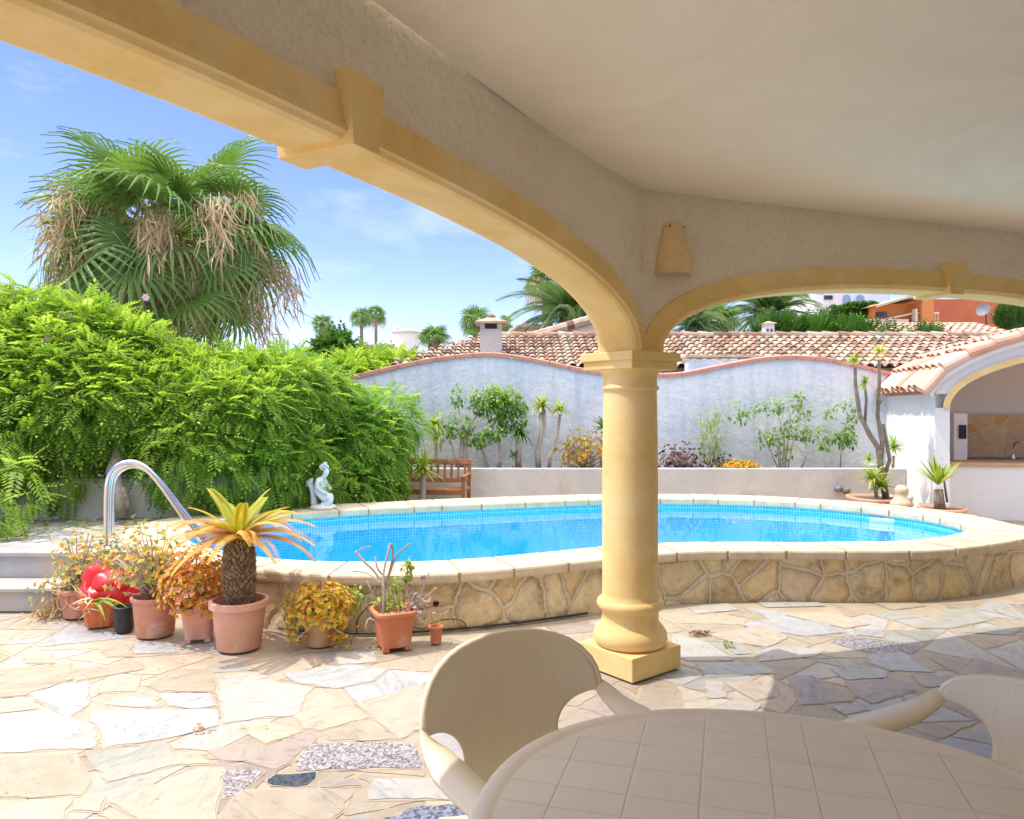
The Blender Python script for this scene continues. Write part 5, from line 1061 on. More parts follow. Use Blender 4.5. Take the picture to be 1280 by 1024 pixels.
# bench
bn = thing('garden_bench', 'brown wooden slatted garden bench half hidden by the shrub behind the pool', 'bench', (xat(545, 10.95), 10.95, 0), R(-6))
Lb = .98
def wb(name, c, s, rx=0): mb = MB(); mb.box(c, s, rx=rx); return bevel(mb.build(name, M['wood'], bn), .005)
mb = MB(); mb.box((0, .16, .765), (Lb, .035, .075), rx=R(-8)); mb.box((0, .115, .50), (Lb - .06, .03, .06), rx=R(-8)); bevel(mb.build('back_rail', M['wood'], bn), .005)
mb = MB()
for i in range(9): mb.box((-Lb / 2 + .09 + i * (Lb - .18) / 8, .14, .63), (.035, .016, .22), rx=R(-8))
mb.build('backrest', M['wood'], bn)
mb = MB()
for i in range(5): mb.box((0, -.33 + i * .095, .40), (Lb, .075, .022))
bevel(mb.build('seat', M['wood'], bn), .004)
wb('seat_rail', (0, -.37, .375), (Lb - .04, .028, .07))
for s_ in (-1, 1):
    wb('leg', (s_ * (Lb / 2 - .03), -.36, .29), (.05, .05, .58)); wb('leg', (s_ * (Lb / 2 - .03), .13, .39), (.05, .045, .80), R(-6)); wb('armrest', (s_ * (Lb / 2 - .03), -.13, .595), (.06, .56, .028))
trunked('yucca', 'small yellow green yucca on a short pale trunk in front of the wooden bench', 'plant', (xat(528, 10.35), 10.35, 0), [([(xat(528, 10.35), 10.35, 0), at(528, 625, 10.35), at(529, 600, 10.35), at(529, 590, 10.35)], .05, .035)], [(at(529, 586, 10.35), 56, .34, .018, .2, -.45)], M['leaf_yellowgreen'])

# ------------------------------------------------------------------ potted plants along the pool wall
def P0(px, py, r): x, y, _ = fl(px, py, 0); return (x * (y + r) / y, y + r, 0)
def pot(label, px, py, rt, rb, h, mat, rim=.012, rimh=.035, square=False, rz=0, flutes=0, feet=False, hole=None, fill='soil', name='flower_pot', handle=False):
    o = thing(name, label, 'flower pot', P0(px, py, rb), rz, 'pots lined up against the pool wall'); sq = 5.0 if square else 0
    prof = [(.001, .02 if feet else .006), (rb * .95, .02 if feet else .004), (rb, .012 + (.012 if feet else 0)), (rt - .006, h - rimh), (rt + rim * .6, h - rimh + .002), (rt + rim, h - rimh + .008), (rt + rim, h - .005), (rt + rim - .005, h), (rt - .010, h), (rt - .014, h - .012), (rt - .03, h - .06)]
    mb = MB(); mb.lathe(prof, 48, sq=sq, rz=R(45) if False else 0)
    if flutes:
        V = mb.v[0]; ang = np.arctan2(V[:, 1], V[:, 0]); fz = np.clip((h - .03 - V[:, 2]) / .03, 0, 1); rr = 1 + .05 * np.cos(ang * flutes) * fz; V[:, 0] *= rr; V[:, 1] *= rr
    b = mb.build('pot_body', M[mat], o)
    if square or flutes or True: sub = b.modifiers.new('edge', 'EDGE_SPLIT'); sub.split_angle = R(38)
    if feet:
        f_ = MB()
        for sx in (-1, 1):
            for sy in (-1, 1): f_.box((sx * rb * .74, sy * rb * .74, .014), (rb * .42, rb * .42, .028))
        f_.build('feet', M[mat], o)
    if hole:
        f_ = MB(); a = hole; p = Vector((math.cos(a) * (rb + .012), math.sin(a) * (rb + .012), .11)); f_.lathe([(.001, 0), (.008, 0), (.011, -.003)], 12, (0, 0, 0)); V = f_.v[0]; Mr = Vector((math.cos(a), math.sin(a), 0)).to_track_quat('Z', 'Y').to_matrix(); f_.v[0] = np.array([Mr @ Vector(v) + p for v in V]); f_.build('drain_plug', M['clay'], o)
    mb = MB(); mb.lathe([(.001, h - .045), (rt * .5, h - .04), (rt - .02, h - .05)], 24, sq=sq); mb.build('soil', M[fill], o); return o
# cycad
cp = pot('largest salmon pot, oval rimmed, holding the orange and green cycad', 299, 818, .172, .137, .315, 'salmon', rim=.014, rimh=.05)
o = thing('cycad', 'cycad with a scaly brown trunk, upright yellow green fronds and drooping orange ones', 'plant', (cp.location.x, cp.location.y, .27)); mb = MB()
TH_ = .45; mb.lathe([(.08, -.02), (.090, .06), (.096, .2), (.090, .32), (.074, .40), (.05, TH_), (.001, TH_ + .02)], 24, tint=.15)
for i in range(760):
    z = .0 + (TH_ - .01) * i / 760; a = i * 2.39996 + random.uniform(-.12, .12); r = np.interp(z, [0, .06, .2, .32, .40, TH_], [.08, .090, .096, .092, .078, .05]); n_ = Vector((math.cos(a), math.sin(a), .9)).normalized(); p = Vector((math.cos(a) * r * .97, math.sin(a) * r * .97, z)); t_ = Vector((-math.sin(a), math.cos(a), 0)) * .0085; u_ = n_.cross(t_).normalized() * .005
    tip = p + n_ * random.uniform(.022, .034); mb.add([p - t_ - u_, p + t_ - u_, p + t_ + u_, p - t_ + u_, tip], [(0, 1, 4), (1, 2, 4), (2, 3, 4), (3, 0, 4)], random.uniform(.2, 1))
M['scales'] = tinted('cycad_trunk_scales', [(.10, .065, .04), (.26, .18, .11), (.46, .35, .22)], .9); mb.build('trunk', M['scales'], o)
CYF = pinnate_frond(1, 36, .21, .021, .30, .25); CYD = pinnate_frond(1, 34, .19, .020, .55, .3); gm = MB(); om = MB(); pc = np.array([0, 0, TH_ - .01])
for k in range(9):
    a = k * 2.4 + .35; el = .93 - .055 * k; hr = math.sqrt(max(.02, 1 - el * el)); d = (math.cos(a) * hr, math.sin(a) * hr, el); x, y, z = frond_mat(d); gm.inst(CYF[0], CYF[1], np.array([x, y, z]).T[None] * random.uniform(.34, .41), pc[None], [random.uniform(.05, .42)])
for k in range(20):
    a = k * 2.4 + 1.0; el = .62 - .036 * k; d = (math.cos(a), math.sin(a), el); x, y, z = frond_mat(d); om.inst(CYD[0], CYD[1], np.array([x, y, z]).T[None] * random.uniform(.42, .52), pc[None], [random.uniform(.62, .95)])
gm.build('green_frond', M['leaf_cycad'], o); om.build('orange_frond', M['leaf_cycad'], o)
# the others, left to right
q = pot('faded terracotta pot with a rope loop handle, leftmost of the row', 97, 775, .125, .095, .215, 'terracotta'); mb = MB(); chain(mb, [(-.06, -.125, .20), (-.075, -.14, .12), (-.04, -.13, .07), (-.0, -.125, .13), (.0, -.135, .19)], .005, 6); mb.build('handle', M['clay'], q)
succulent('succulent_bush', 'spreading olive and yellow succulent in the leftmost faded pot', (q.location.x, q.location.y, .19), (.24, .22, .30), 230, M['leaf_olive'], 50, None, STAR, (.7, 1.3), ctr=(.08, .02, .12), dome=-.35, ext=[(-.2 + random.uniform(-.12, .08), -.05 + random.uniform(-.1, .1), -.12 + random.uniform(-.06, .2)) for _ in range(26)])
q = pot('bright orange fluted pot with a pale dead plant in front of the red vinyl bundle', 124, 786, .115, .08, .19, 'orange', square=True, rz=R(25), flutes=14, rim=.008)
o = thing('dry_plant', 'bleached dry leaves flopping over the bright orange fluted pot', 'plant', (q.location.x, q.location.y, .17)); mb = MB(); tv, tf = sword(.16, .012, .8, 3)
mb.inst(tv, tf, rand_rot(26, np.tile([-.3, -.8, .35], (26, 1)), .6) * rng.uniform(.4, 1.0, 26)[:, None, None], rng.normal(size=(26, 3)) * .03 + np.array([-.03, -.05, 0]), rng.uniform(.6, 1, 26)); mb.build('leaves', M['leaf_dead'], o)
mb = MB(); tv, tf = sword(.34, .022, .45, 5, .5)
for a, e, s in ((-.15, .25, 1), (.1, .35, .9), (-.5, .1, .8), (.3, .15, .85)):
    x, y, z = frond_mat((math.cos(a), math.sin(a) - .3, e)); mb.inst(tv, tf, (np.array([x, y, z]).T * s)[None], np.array([[-.02, -.06, .02]]), [random.uniform(.2, .5)])
mb.build('blade', M['leaf_yellowgreen'], o)
# crumpled red vinyl bundle
rb_ = thing('red_vinyl_bundle', 'crumpled glossy red vinyl bundle stuffed between the pots on the left', 'bundle', (xat(138, 5.50), 5.50, .05), 0); mb = MB()
def blob(c, r, seed):
    rr = random.Random(seed); V = []; n, m = 22, 14; ph = [rr.uniform(0, 6.28) for _ in range(6)]
    for j in range(m + 1):
        t = math.pi * j / m
        for i in range(n):
            a = 2 * math.pi * i / n; k = 1.15 + .05 * math.sin(3 * a + ph[0] + 2 * t) + .03 * math.sin(5 * a + ph[1] - 3 * t) + .06 * math.sin(4 * t + ph[2] + a)
            V.append((c[0] + r[0] * k * math.sin(t) * math.cos(a), c[1] + r[1] * k * math.sin(t) * math.sin(a), c[2] + r[2] * k * math.cos(t)))
    mb.add(V, [(j * n + i, (j + 1) * n + i, (j + 1) * n + (i + 1) % n, j * n + (i + 1) % n) for j in range(m) for i in range(n)], .5, True)
blob((-.02, .02, .15), (.17, .12, .15), 1); blob((-.10, -.02, .26), (.075, .07, .10), 2); blob((.0, -.05, .25), (.09, .08, .065), 3); blob((.11, -.04, .25), (.075, .07, .055), 4); blob((.03, -.06, .17), (.14, .06, .07), 5); blob((.16, .0, .16), (.06, .07, .10), 6); blob((-.07, -.08, .16), (.08, .06, .06), 7)
mb.build('bundle', M['redbag'], rb_); 
pot('small black plastic nursery pot filled with pale soil', 155, 792, .071, .062, .175, 'rubber', rim=.004, rimh=.012, fill='clay')
q = pot('round terracotta plastic pot with a white drain plug, holding the mixed succulents', 194, 800, .148, .122, .27, 'terracotta', rim=.008, rimh=.03, hole=R(-95))
succulent('succulent_bush', 'tall yellow and grey green succulents in the round pot with the drain plug', (q.location.x, q.location.y, .24), (.24, .2, .34), 150, M['leaf_olive'], 60, None, STAR, (.7, 1.4), ctr=(-.06, 0, .18), dome=-.3)
o = thing('spiky_plant', 'thin grey green aloe blades rising from the round terracotta pot', 'plant', (q.location.x, q.location.y, .24)); mb = MB(); rosette(mb, (.03, 0, .05), 26, .30, .011, -.1, .35, tint=.3); rosette(mb, (.02, 0, .22), 16, .16, .010, -.15, .2, tint=.4); mb.build('blades', M['leaf_olive'], o)
q = pot('square salmon pot with little feet, holding the orange succulent beside the cycad', 249, 804, .112, .082, .235, 'salmon', square=True, rz=R(14), feet=True)
succulent('succulent_bush', 'dense orange tipped succulent with pinkish stems in the square salmon pot', (q.location.x, q.location.y, .22), (.235, .2, .26), 520, M['leaf_orange'], 70, None, STAR, (.7, 1.25), ctr=(-.02, 0, .10), dome=-.45)
q = pot('pale clay pot nearly hidden by the trailing yellow succulent', 400, 811, .118, .085, .22, 'clay', rim=.004, rimh=.02)
succulent('succulent_bush', 'yellow succulent with trailing stems spilling over the pale clay pot', (q.location.x, q.location.y, .19), (.215, .19, .15), 460, M['leaf_yellow'], 60, None, STAR, (.6, 1.1), ctr=(0, 0, .05), dome=-.5, ext=[(-.13 + random.gauss(0, .035), -.12 + random.gauss(0, .03), -.02 - random.random() * .13) for _ in range(50)] + [(.15 + random.gauss(0, .03), -.08 + random.gauss(0, .04), -.02 - random.random() * .15) for _ in range(60)])
mb = MB()
o = thing('leafy_sprig', 'light green leafy sprig reaching sideways above the black hose', 'plant', (q.location.x + .2, q.location.y + .05, .15)); chain(mb, [(0, 0, 0), (.08, 0, .10), (.16, 0, .12), (.26, 0, .09)], .004, 5); mb.build('stem', M['twig'], o); mb = MB(); cloud(mb, (.03, 0, .15), (.06, .05, .06), 34, BROAD, .6, 0, .2, .8, (.4, .7)); cloud(mb, (.2, 0, .10), (.09, .05, .05), 44, BROAD, .6, 0, .2, .8, (.4, .7)); mb.build('foliage', M['leaf_yellowgreen'], o)
q = pot('square brick red pot with feet and pebbles, holding the bare grey stems', 492, 815, .128, .098, .25, 'brick_red', square=True, rz=R(24), feet=True, fill='gravel', rimh=.03)
o = thing('bare_stemmed_plant', 'sprawling bare grey pink stems with a few green shoots in the brick red pot', 'plant', (q.location.x, q.location.y, .20)); mb = MB()
kk = q.location.y / F
def st_pt(px, py, y=0): return ((px - 492) * kk - 0.0, y, (H0 - py) * kk + H - .20)
for pts, r in (([(478, 785), (480, 765), (482, 738), (468, 715), (455, 703), (444, 690)], .013), ([(444, 692), (452, 685), (464, 682)], .007), ([(480, 770), (482, 735), (480, 715), (486, 690), (489, 678)], .012), ([(482, 732), (488, 712), (492, 690), (490, 680)], .011), ([(484, 725), (492, 698), (504, 686), (513, 680)], .009),
               ([(478, 725), (470, 712), (468, 698)], .010), ([(479, 726), (460, 715), (442, 712)], .007), ([(476, 785), (474, 760), (464, 740), (458, 728)], .007), ([(470, 775), (462, 770), (458, 782), (459, 790)], .008), ([(500, 770), (520, 755), (535, 745), (545, 735)], .009), ([(505, 768), (525, 750), (530, 730), (537, 715)], .008), ([(498, 752), (495, 742), (488, 735)], .010),
               ([(476, 788), (488, 778), (498, 765), (515, 757), (528, 748)], .008), ([(505, 765), (512, 752), (522, 745), (533, 752)], .008), ([(520, 778), (530, 777), (536, 773)], .006), ([(500, 765), (505, 745), (508, 725), (510, 705)], .010), ([(512, 762), (518, 745), (528, 735)], .008)):
    yo = random.uniform(-.07, .07); chain(mb, [st_pt(a, b, yo * (1 - i / len(pts)) + random.uniform(-.03, .03)) for i, (a, b) in enumerate(pts)], r * .62, 7, 2, random.random())
mb.build('stems', M['twig'], o); mb = MB()
for c, rad, n_ in ((st_pt(509, 715), (.035, .04, .085), 60), (st_pt(494, 732), (.05, .04, .04), 44), (st_pt(495, 753, -.03), (.06, .05, .05), 60), (st_pt(512, 704), (.03, .03, .03), 20)): cloud(mb, c, rad, n_, BROAD, .6, 0, .2, .9, (.3, .55))
mb.build('foliage', M['leaf_yellowgreen'], o); mb = MB()
P = np.array([st_pt(random.gauss(520, 10), random.gauss(755, 8), random.gauss(0, .04)) for _ in range(60)] + [st_pt(random.gauss(529, 2), random.gauss(722, 4)) for _ in range(6)]); mb.inst(STAR[0], STAR[1], rand_rot(66, np.tile([.3, -.3, 1.], (66, 1)), .5) * .7, P, rng.uniform(.2, 1, 66)); mb.build('dry_leaves', M['twig'], o)
q = pot('tiny orange clay pot, rightmost of the row, holding a dark red rosette', 545, 806, .048, .036, .115, 'brick_red', rim=.005, rimh=.015)
o = thing('rosette_plant', 'tiny succulent with a dark red rosette on a bare pale stem in the smallest pot', 'plant', (q.location.x, q.location.y, .09)); mb = MB(); chain(mb, [(0, 0, 0), (.005, 0, .10), (.0, 0, .165)], .005, 6); chain(mb, [(-.01, 0, 0), (-.02, 0, .07), (-.045, 0, .11)], .005, 6); chain(mb, [(.0, 0, .03), (.045, 0, .09), (.08, 0, .125)], .004, 6); mb.build('stems', M['leaf_dead'], o)
mb = MB(); s8 = star(10, .030, .010); mb.inst(s8[0], s8[1], rand_rot(5, np.tile([0, -.2, 1.], (5, 1)), .15), np.array([(0, 0, .17), (0, 0, .165), (.004, 0, .16), (0, 0, .175), (-.004, -.004, .15)]), np.full(5, .3)); mb.build('rosette', M['purple_r'] if 'purple_r' in M else M['leaf_purple'], o)
# dry weeds at the foot of the steps
o = thing('dry_weed', 'clump of grey dry weeds at the foot of the steps beside the leftmost pot', 'plant', fl(62, 772)); mb = MB(); tv, tf = sword(.2, .006, .5, 3)
mb.inst(tv, tf, rand_rot(90, np.tile([0, 0, 1.], (90, 1)), .7) * rng.uniform(.4, 1.2, 90)[:, None, None], rng.normal(size=(90, 3)) * [.06, .05, .0] + [0, .05, 0], rng.uniform(.1, .9, 90)); c8 = star(8, .035, .01); PP = rng.normal(size=(26, 3)) * [.07, .05, .06] + [0, .05, .16]; mb.inst(c8[0], c8[1], rand_rot(26, np.tile([0, -.3, 1.], (26, 1)), .5), PP, rng.uniform(.2, .9, 26)); mb.build('foliage', M['leaf_dead'], o)
# hose
hs_ = thing('irrigation_hose', 'thin black irrigation hose lying along the foot of the stone pool wall', 'hose', fl(340, 794)); mb = MB(); B = hs_.location
hp = [fl(336, 791), fl(380, 797), fl(420, 799.5), fl(450, 800.5), fl(480, 801), fl(520, 799.5), fl(560, 796), fl(600, 789), fl(660, 779), fl(735, 768)]
WX = [nearest(np.array(p[:2]), WALL) for p in hp]; chain(mb, [(w[0] - B.x + (p[0] - w[0]) * .0 + .0, w[1] - B.y - .022, .012) for p, w in zip(hp, WX)], .008, 6); mb.build('hose', M['rubber'], hs_)
mb = MB(); a, b = WX[3], WX[6]
chain(mb, [(WX[5][0] - B.x, WX[5][1] - B.y - .03, .05), (WX[5][0] - B.x + .08, WX[5][1] - B.y - .03, .03), (WX[6][0] - B.x - .02, WX[6][1] - B.y - .04, .09), (WX[6][0] - B.x + .16, WX[6][1] - B.y - .05, .10), (WX[6][0] - B.x + .2, WX[6][1] - B.y - .05, .03)], .004, 6); chain(mb, [(WX[3][0] - B.x - .03, WX[3][1] - B.y - .03, .01), (WX[3][0] - B.x - .03, WX[3][1] - B.y - .05, .12), (WX[3][0] - B.x + .05, WX[3][1] - B.y - .05, .2)], .004, 6); mb.build('drip_tube', M['rubber'], hs_)
# weeds and litter
for nm, lb, px, py, n_, sp_, mt in (('dried_weed', 'dry reddish weed growing along the wall foot just right of the column', 884, 748, 120, (.20, .02, .012), 'dryleaf'), ('dried_weed', 'dry brown weed at the wall foot further right of the column', 1006, 744, 60, (.05, .04, .015), 'dryleaf'), ('dried_weed', 'dry brown weed growing from a paving joint right of the column base', 876, 793, 90, (.10, .04, .012), 'dryleaf')):
    o = thing(nm, lb, 'weed', fl(px, py)); mb = MB(); cloud(mb, (0, 0, .012), sp_, n_, STAR, .5, 0, .1, .9, (.25, .5)); mb.build('foliage', M[mt], o)
o = thing('small_weed', 'tiny green weed sprouting between paving stones right of the column base', 'weed', fl(912, 808)); mb = MB(); cloud(mb, (0, 0, .015), (.03, .03, .02), 26, BROAD, .6, 0, .1, .9, (.2, .4)); mb.build('foliage', M['leaf_yellowgreen'], o)
mb = MB()
for i in range(90):
    x, y, _ = fl(random.uniform(0, 520), random.uniform(795, 850) if i < 60 else random.uniform(850, 1000)); a = random.uniform(0, 6.28); v, f = leafq((x, y, .004), (math.cos(a), math.sin(a), .15), (-math.sin(a) * .005, math.cos(a) * .005, 0), random.uniform(.012, .03)); mb.add(v, f)
for i in range(12):
    x, y, _ = fl(random.gauss(252, 6), random.gauss(911, 3)); a = random.uniform(0, 6.28); v, f = leafq((x, y, .006), (math.cos(a), math.sin(a), .3), (-math.sin(a) * .008, math.cos(a) * .008, 0), .03); mb.add(v, f, .4)
for i in range(260):
    x = random.uniform(-6.5, -3.2); y = random.uniform(6.9, 7.9); a = random.uniform(0, 6.28); v, f = leafq((x, y, DZ + .004), (math.cos(a), math.sin(a), .2), (-math.sin(a) * .008, math.cos(a) * .008, 0), random.uniform(.02, .05)); mb.add(v, f)
struct(mb.build('leaf_litter', M['dryleaf']), 'stuff')

# ------------------------------------------------------------------ tiled roofs and neighbouring buildings
def tile_field(mb, o, u, w, wid, length, pitch=.22, course=.34, r=.085, clip=None, curve=None, closed_base=True):
    """barrel tiles on a slope: o origin at the eave, u along the eave, w up the slope"""
    o, u, w = Vector(o), Vector(u).normalized(), Vector(w).normalized(); nrm = u.cross(w).normalized()
    if nrm.z < 0: nrm = -nrm
    nc, nr = int(wid / pitch) + 1, int(length / course) + 1
    for i in range(nc):
        ju = random.uniform(-.008, .008)
        for j in range(nr):
            if clip and not clip(i * pitch, j * course): continue
            t = random.random(); V = []; jj = random.uniform(-.02, .02)
            for k, (s, rr, hh) in enumerate(((j * course - .03, r, .028), ((j + 1) * course + .03, r * .82, .0))):
                for q in range(7):
                    a = math.pi * q / 6; ps = (i * pitch + ju + rr * math.cos(a)); base = curve(s + jj) if curve else (o + w * (s + jj), nrm)
                    V.append(base[0] + u * ps + base[1] * (rr * math.sin(a) * .95 + hh))
            for q in range(7): 
                V.append(V[q] - (curve(j * course)[1] if curve else nrm) * .018 * math.sin(math.pi * q / 6) - (V[q] - V[q]))
            mb.add(V, [(q, q + 1, 8 + q, 7 + q) for q in range(6)] + [(14 + q, 15 + q, q + 1, q) for q in range(6)], t, False)
            ps = i * pitch + pitch / 2; V = []
            for s, rr, hh in ((j * course - .05, r * .8, .012), ((j + 1) * course, r, -.006)):
                for q in range(5):
                    a = math.pi + math.pi * q / 4; base = curve(s) if curve else (o + w * s, nrm); V.append(base[0] + u * (ps + rr * math.cos(a)) + base[1] * (rr * math.sin(a) * .7 + .06 + hh))
            mb.add(V, [(q, q + 1, 6 + q, 5 + q) for q in range(4)], random.random() * .6)
def house(name, label, c, size, mat, rz=0, cat='house', group=None):
    o = thing(name, label, cat, (c[0], c[1], c[2]), rz, group); mb = MB(); mb.box((0, 0, size[2] / 2), size); mb.build('wall', mat, o); return o
# neighbour directly behind the wall: long low roof
ex0, ez, rz_ = xat(640, 15), zat(459, 15), zat(422, 17.6)
nb = thing('neighbour_house', 'low neighbouring house with a long weathered barrel tiled roof just behind the garden wall', 'house', (4, 15, 0))
mb = MB(); xL, xR = xat(480, 17.6), xat(1420, 15.3); mb.box(((xL + xR) / 2 - 4 + .9, 2.9, ez / 2 - .1), (xR - xL - 1.6, 5.0, ez)); mb.build('wall', M['cream_paint'], nb)
mb = MB(); wv = Vector((0, 2.6, rz_ - ez)); lenw = wv.length
hipx = lambda s: (xat(500, 15) + 4 * 0) 
x0 = xat(500, 15) - .3
def clipL(a, s): return a > (s / lenw) * (xat(600, 17.6) - x0) * .95
tile_field(mb, (x0 - 4, 0, ez), (1, 0, 0), wv, xR - x0, lenw, .195, .30, .077, clipL)
V = [(x0 - 4, 0, ez - .02), (xR - 4, 0, ez - .02), (xR - 4, 2.6, rz_ - .02), (xat(600, 17.6) - 4, 2.6, rz_ - .02), (xR - 4, 5.2, ez - .02), (xat(600, 17.6) - 4, 5.2, ez - .02)]
mb.add(V, [(0, 1, 2, 3), (3, 2, 4, 5), (0, 3, 5)], .1); xr0 = xat(600, 17.6) - 4
for i in range(int((xR - 4 - xr0) / .36)):
    x = xr0 + i * .36; mb.tube([(x, 2.6, rz_ + .045), (x + .39, 2.6, rz_ + .03)], [.11, .085], 10, random.random(), False)
rf = mb.build('roof', M['tiles'], nb)
mb = MB(); mb.box((xat(1095, 15) - 4, .32, ez - .22), (.55, .1, .34)); mb.build('window', M['glass'], nb); mb = MB(); mb.box((xat(1165, 15) - 4, .32, ez - .22), (.45, .1, .34)); mb.build('window', M['glass'], nb)
mb = MB(); mb.box(((x0 + xR) / 2 - 4 + .5, .12, ez - .05), (xR - x0 - 1, .1, .09)); mb.build('gutter', M['bark'], nb)
mb = MB(); xa, xb = xat(858, 14.3), xat(942, 14.3); mb.box(((xa + xb) / 2 - 4, -.7, .98), (xb - xa, .3, zat(447, 14.3) * 2 - 2.05)); lw = mb.build('low_wall', M['white_wall'], nb); mb = MB(); mb.box(((xa + xb) / 2 - 4, -.7, zat(446, 14.3)), (xb - xa + .1, .36, .05)); mb.build('coping', M['coping'], lw)
ch = thing('roof_chimney', 'short pale chimney with a dark opening and tiled cap on the neighbouring roof', 'chimney', (xat(614, 16.2), 16.2, zat(433, 16.2))); kx = 16.2 / F
mb = MB(); w_ = 27 * kx; h_ = 31 * kx; t_ = .05; mb.box((0, 0, h_ * .33 - .15), (w_, w_, h_ * .66 + .3))
for sx in (-1, 1):
    for sy in (-1, 1): mb.box((sx * (w_ / 2 - .05), sy * (w_ / 2 - .05), h_ * .80), (.10, .10, h_ * .30))
mb.build('stack', M['planter'], ch); mb = MB(); mb.box((0, 0, h_ * .75), (w_ * .72, w_ * .72, h_ * .3)); mb.build('flue', M['dark'], ch)  # near-black block fills the opening below the cap
mb = MB(); hw_ = w_ * .72; zt_ = h_ * .95; mb.add([(-hw_, -hw_, zt_), (hw_, -hw_, zt_), (hw_, hw_, zt_), (-hw_, hw_, zt_), (0, 0, zt_ + 8 * kx), (-hw_, -hw_, zt_ - .04), (hw_, -hw_, zt_ - .04), (hw_, hw_, zt_ - .04), (-hw_, hw_, zt_ - .04)], [(0, 1, 4), (1, 2, 4), (2, 3, 4), (3, 0, 4), (5, 6, 1, 0), (6, 7, 2, 1), (7, 8, 3, 2), (8, 5, 0, 3), (8, 7, 6, 5)], .6)
mb.lathe([(.09, zt_ + 6 * kx), (.10, zt_ + 8 * kx), (.03, zt_ + 11 * kx), (.001, zt_ + 11 * kx)], 12, tint=.1); mb.build('cap', M['tiles'], ch)
# gabled white house further back
gy = 20.0; A_, B_, C_ = at(640, 432, gy), at(742, 402, gy), at(850, 432, gy)
gb = thing('gabled_house', 'white gabled house end with a weathered tiled verge rising toward the column', 'house', (B_[0], gy, 0)); mb = MB()
V = [(A_[0] - B_[0], 0, 0), (C_[0] - B_[0], 0, 0), (C_[0] - B_[0], 0, C_[2]), (0, 0, B_[2]), (A_[0] - B_[0], 0, A_[2])]; V += [(x, 5, z) for x, y, z in V]
mb.add(V, [(0, 1, 2, 3, 4), (9, 8, 7, 6, 5), (2, 7, 8, 3), (3, 8, 9, 4), (1, 6, 7, 2), (4, 9, 5, 0)]); mb.build('wall', M['plain_white'], gb); mb = MB()
for s_, E_ in ((-1, A_), (1, C_)):
    a, b = Vector((E_[0] - B_[0] + s_ * .3, -.1, E_[2] - .02)), Vector((0, -.1, B_[2] + .06)); n_ = 14
    for i in range(n_): p, q = a.lerp(b, i / n_), a.lerp(b, (i + 1.1) / n_); mb.tube([p, q], [.14, .12], 8, random.random(), False); mb.tube([p + Vector((0, .3, 0)), q + Vector((0, .3, 0))], [.14, .12], 8, random.random(), False)
    mb.add([a + Vector((0, -.05, -.1)), b + Vector((0, -.05, -.1)), b + Vector((0, 5.2, .06)), a + Vector((0, 5.2, .06)), ], [(0, 1, 2, 3)], .4); mb.add([a + Vector((0, -.052, .04)), b + Vector((0, -.052, .04)), b + Vector((0, -.052, -.14)), a + Vector((0, -.052, -.14))], [(0, 1, 2, 3)], .95)
mb.build('roof', M['tiles'], gb)
gt = thing('grey_roofed_house', 'plain grey green gable of a house glimpsed right of the roof chimney', 'house', (xat(648, 24), 24, 0)); mb = MB(); a, b, c2 = at(628, 425, 24), at(650, 409, 24), at(700, 411, 24); X = xat(648, 24)
mb.add([(a[0] - X, 0, 0), (c2[0] - X, 0, 0), (c2[0] - X, 0, c2[2]), (b[0] - X, 0, b[2]), (a[0] - X, 0, a[2])] + [(a[0] - X, 4, 0), (c2[0] - X, 4, 0), (c2[0] - X, 4, c2[2]), (b[0] - X, 4, b[2]), (a[0] - X, 4, a[2])], [(0, 1, 2, 3, 4), (9, 8, 7, 6, 5), (2, 7, 8, 3), (3, 8, 9, 4), (4, 9, 5, 0)]); mb.build('wall', M['planter'], gt)
mb = MB(); mb.tube([(a[0] - X - .1, -.1, a[2]), (b[0] - X, -.1, b[2] + .04)], .07, 6, .9); mb.tube([(b[0] - X, -.1, b[2] + .04), (c2[0] - X, -.1, c2[2] + .04)], .07, 6, .9); mb.build('roof_edge', M['coping'], gt)
# turret house far left
ty = 40; tt = thing('white_turret_house', 'small round white turret house with a little cowl on the skyline', 'house', (xat(507, ty), ty, 0)); kx = ty / F; mb = MB(); zt_ = zat(416, ty); mb.lathe([(16 * kx, 0), (16 * kx, zt_)], 28); mb.build('wall', M['plain_white'], tt)
mb = MB(); mb.lathe([(17.5 * kx, zt_ - .02), (17.5 * kx, zt_ + .06), (6 * kx, zt_ + 4 * kx), (.01, zt_ + 5 * kx)], 28, tint=.8); mb.build('roof', M['newtiles'], tt); mb = MB(); mb.lathe([(3 * kx, zt_), (3 * kx, zt_ + 5.5 * kx), (4 * kx, zt_ + 6 * kx), (1 * kx, zt_ + 8.5 * kx), (.01, zt_ + 9 * kx)], 16, (-11 * kx, 0, 0)); mb.build('cowl', M['plain_white'], tt)
for px, py, w, Y, lb in ((470, 436, 60, 55, 'low house with a terracotta roof under the two thin distant palms'), (418, 436, 44, 50, 'low terracotta roofed house far behind the small palm on the left')):
    x, y, z = at(px, py, Y); kx = Y / F; o = thing('distant_house', lb, 'house', (x, y, 0)); mb = MB(); mb.box((0, 0, z / 2 - .3), (w * kx, 5, z)); mb.build('wall', M['plain_white'], o); mb = MB(); tile_field(mb, (-w * kx / 2, -2.7, z - .35), (1, 0, 0), (0, 2.7, .55), w * kx, 2.6, .4, .5, .16); mb.add([(-w * kx / 2 - .2, -2.8, z - .36), (w * kx / 2 + .2, -2.8, z - .36), (w * kx / 2 + .2, 0, z + .2), (-w * kx / 2 - .2, 0, z + .2)], [(0, 1, 2, 3)]); mb.build('roof', M['tiles'], o)
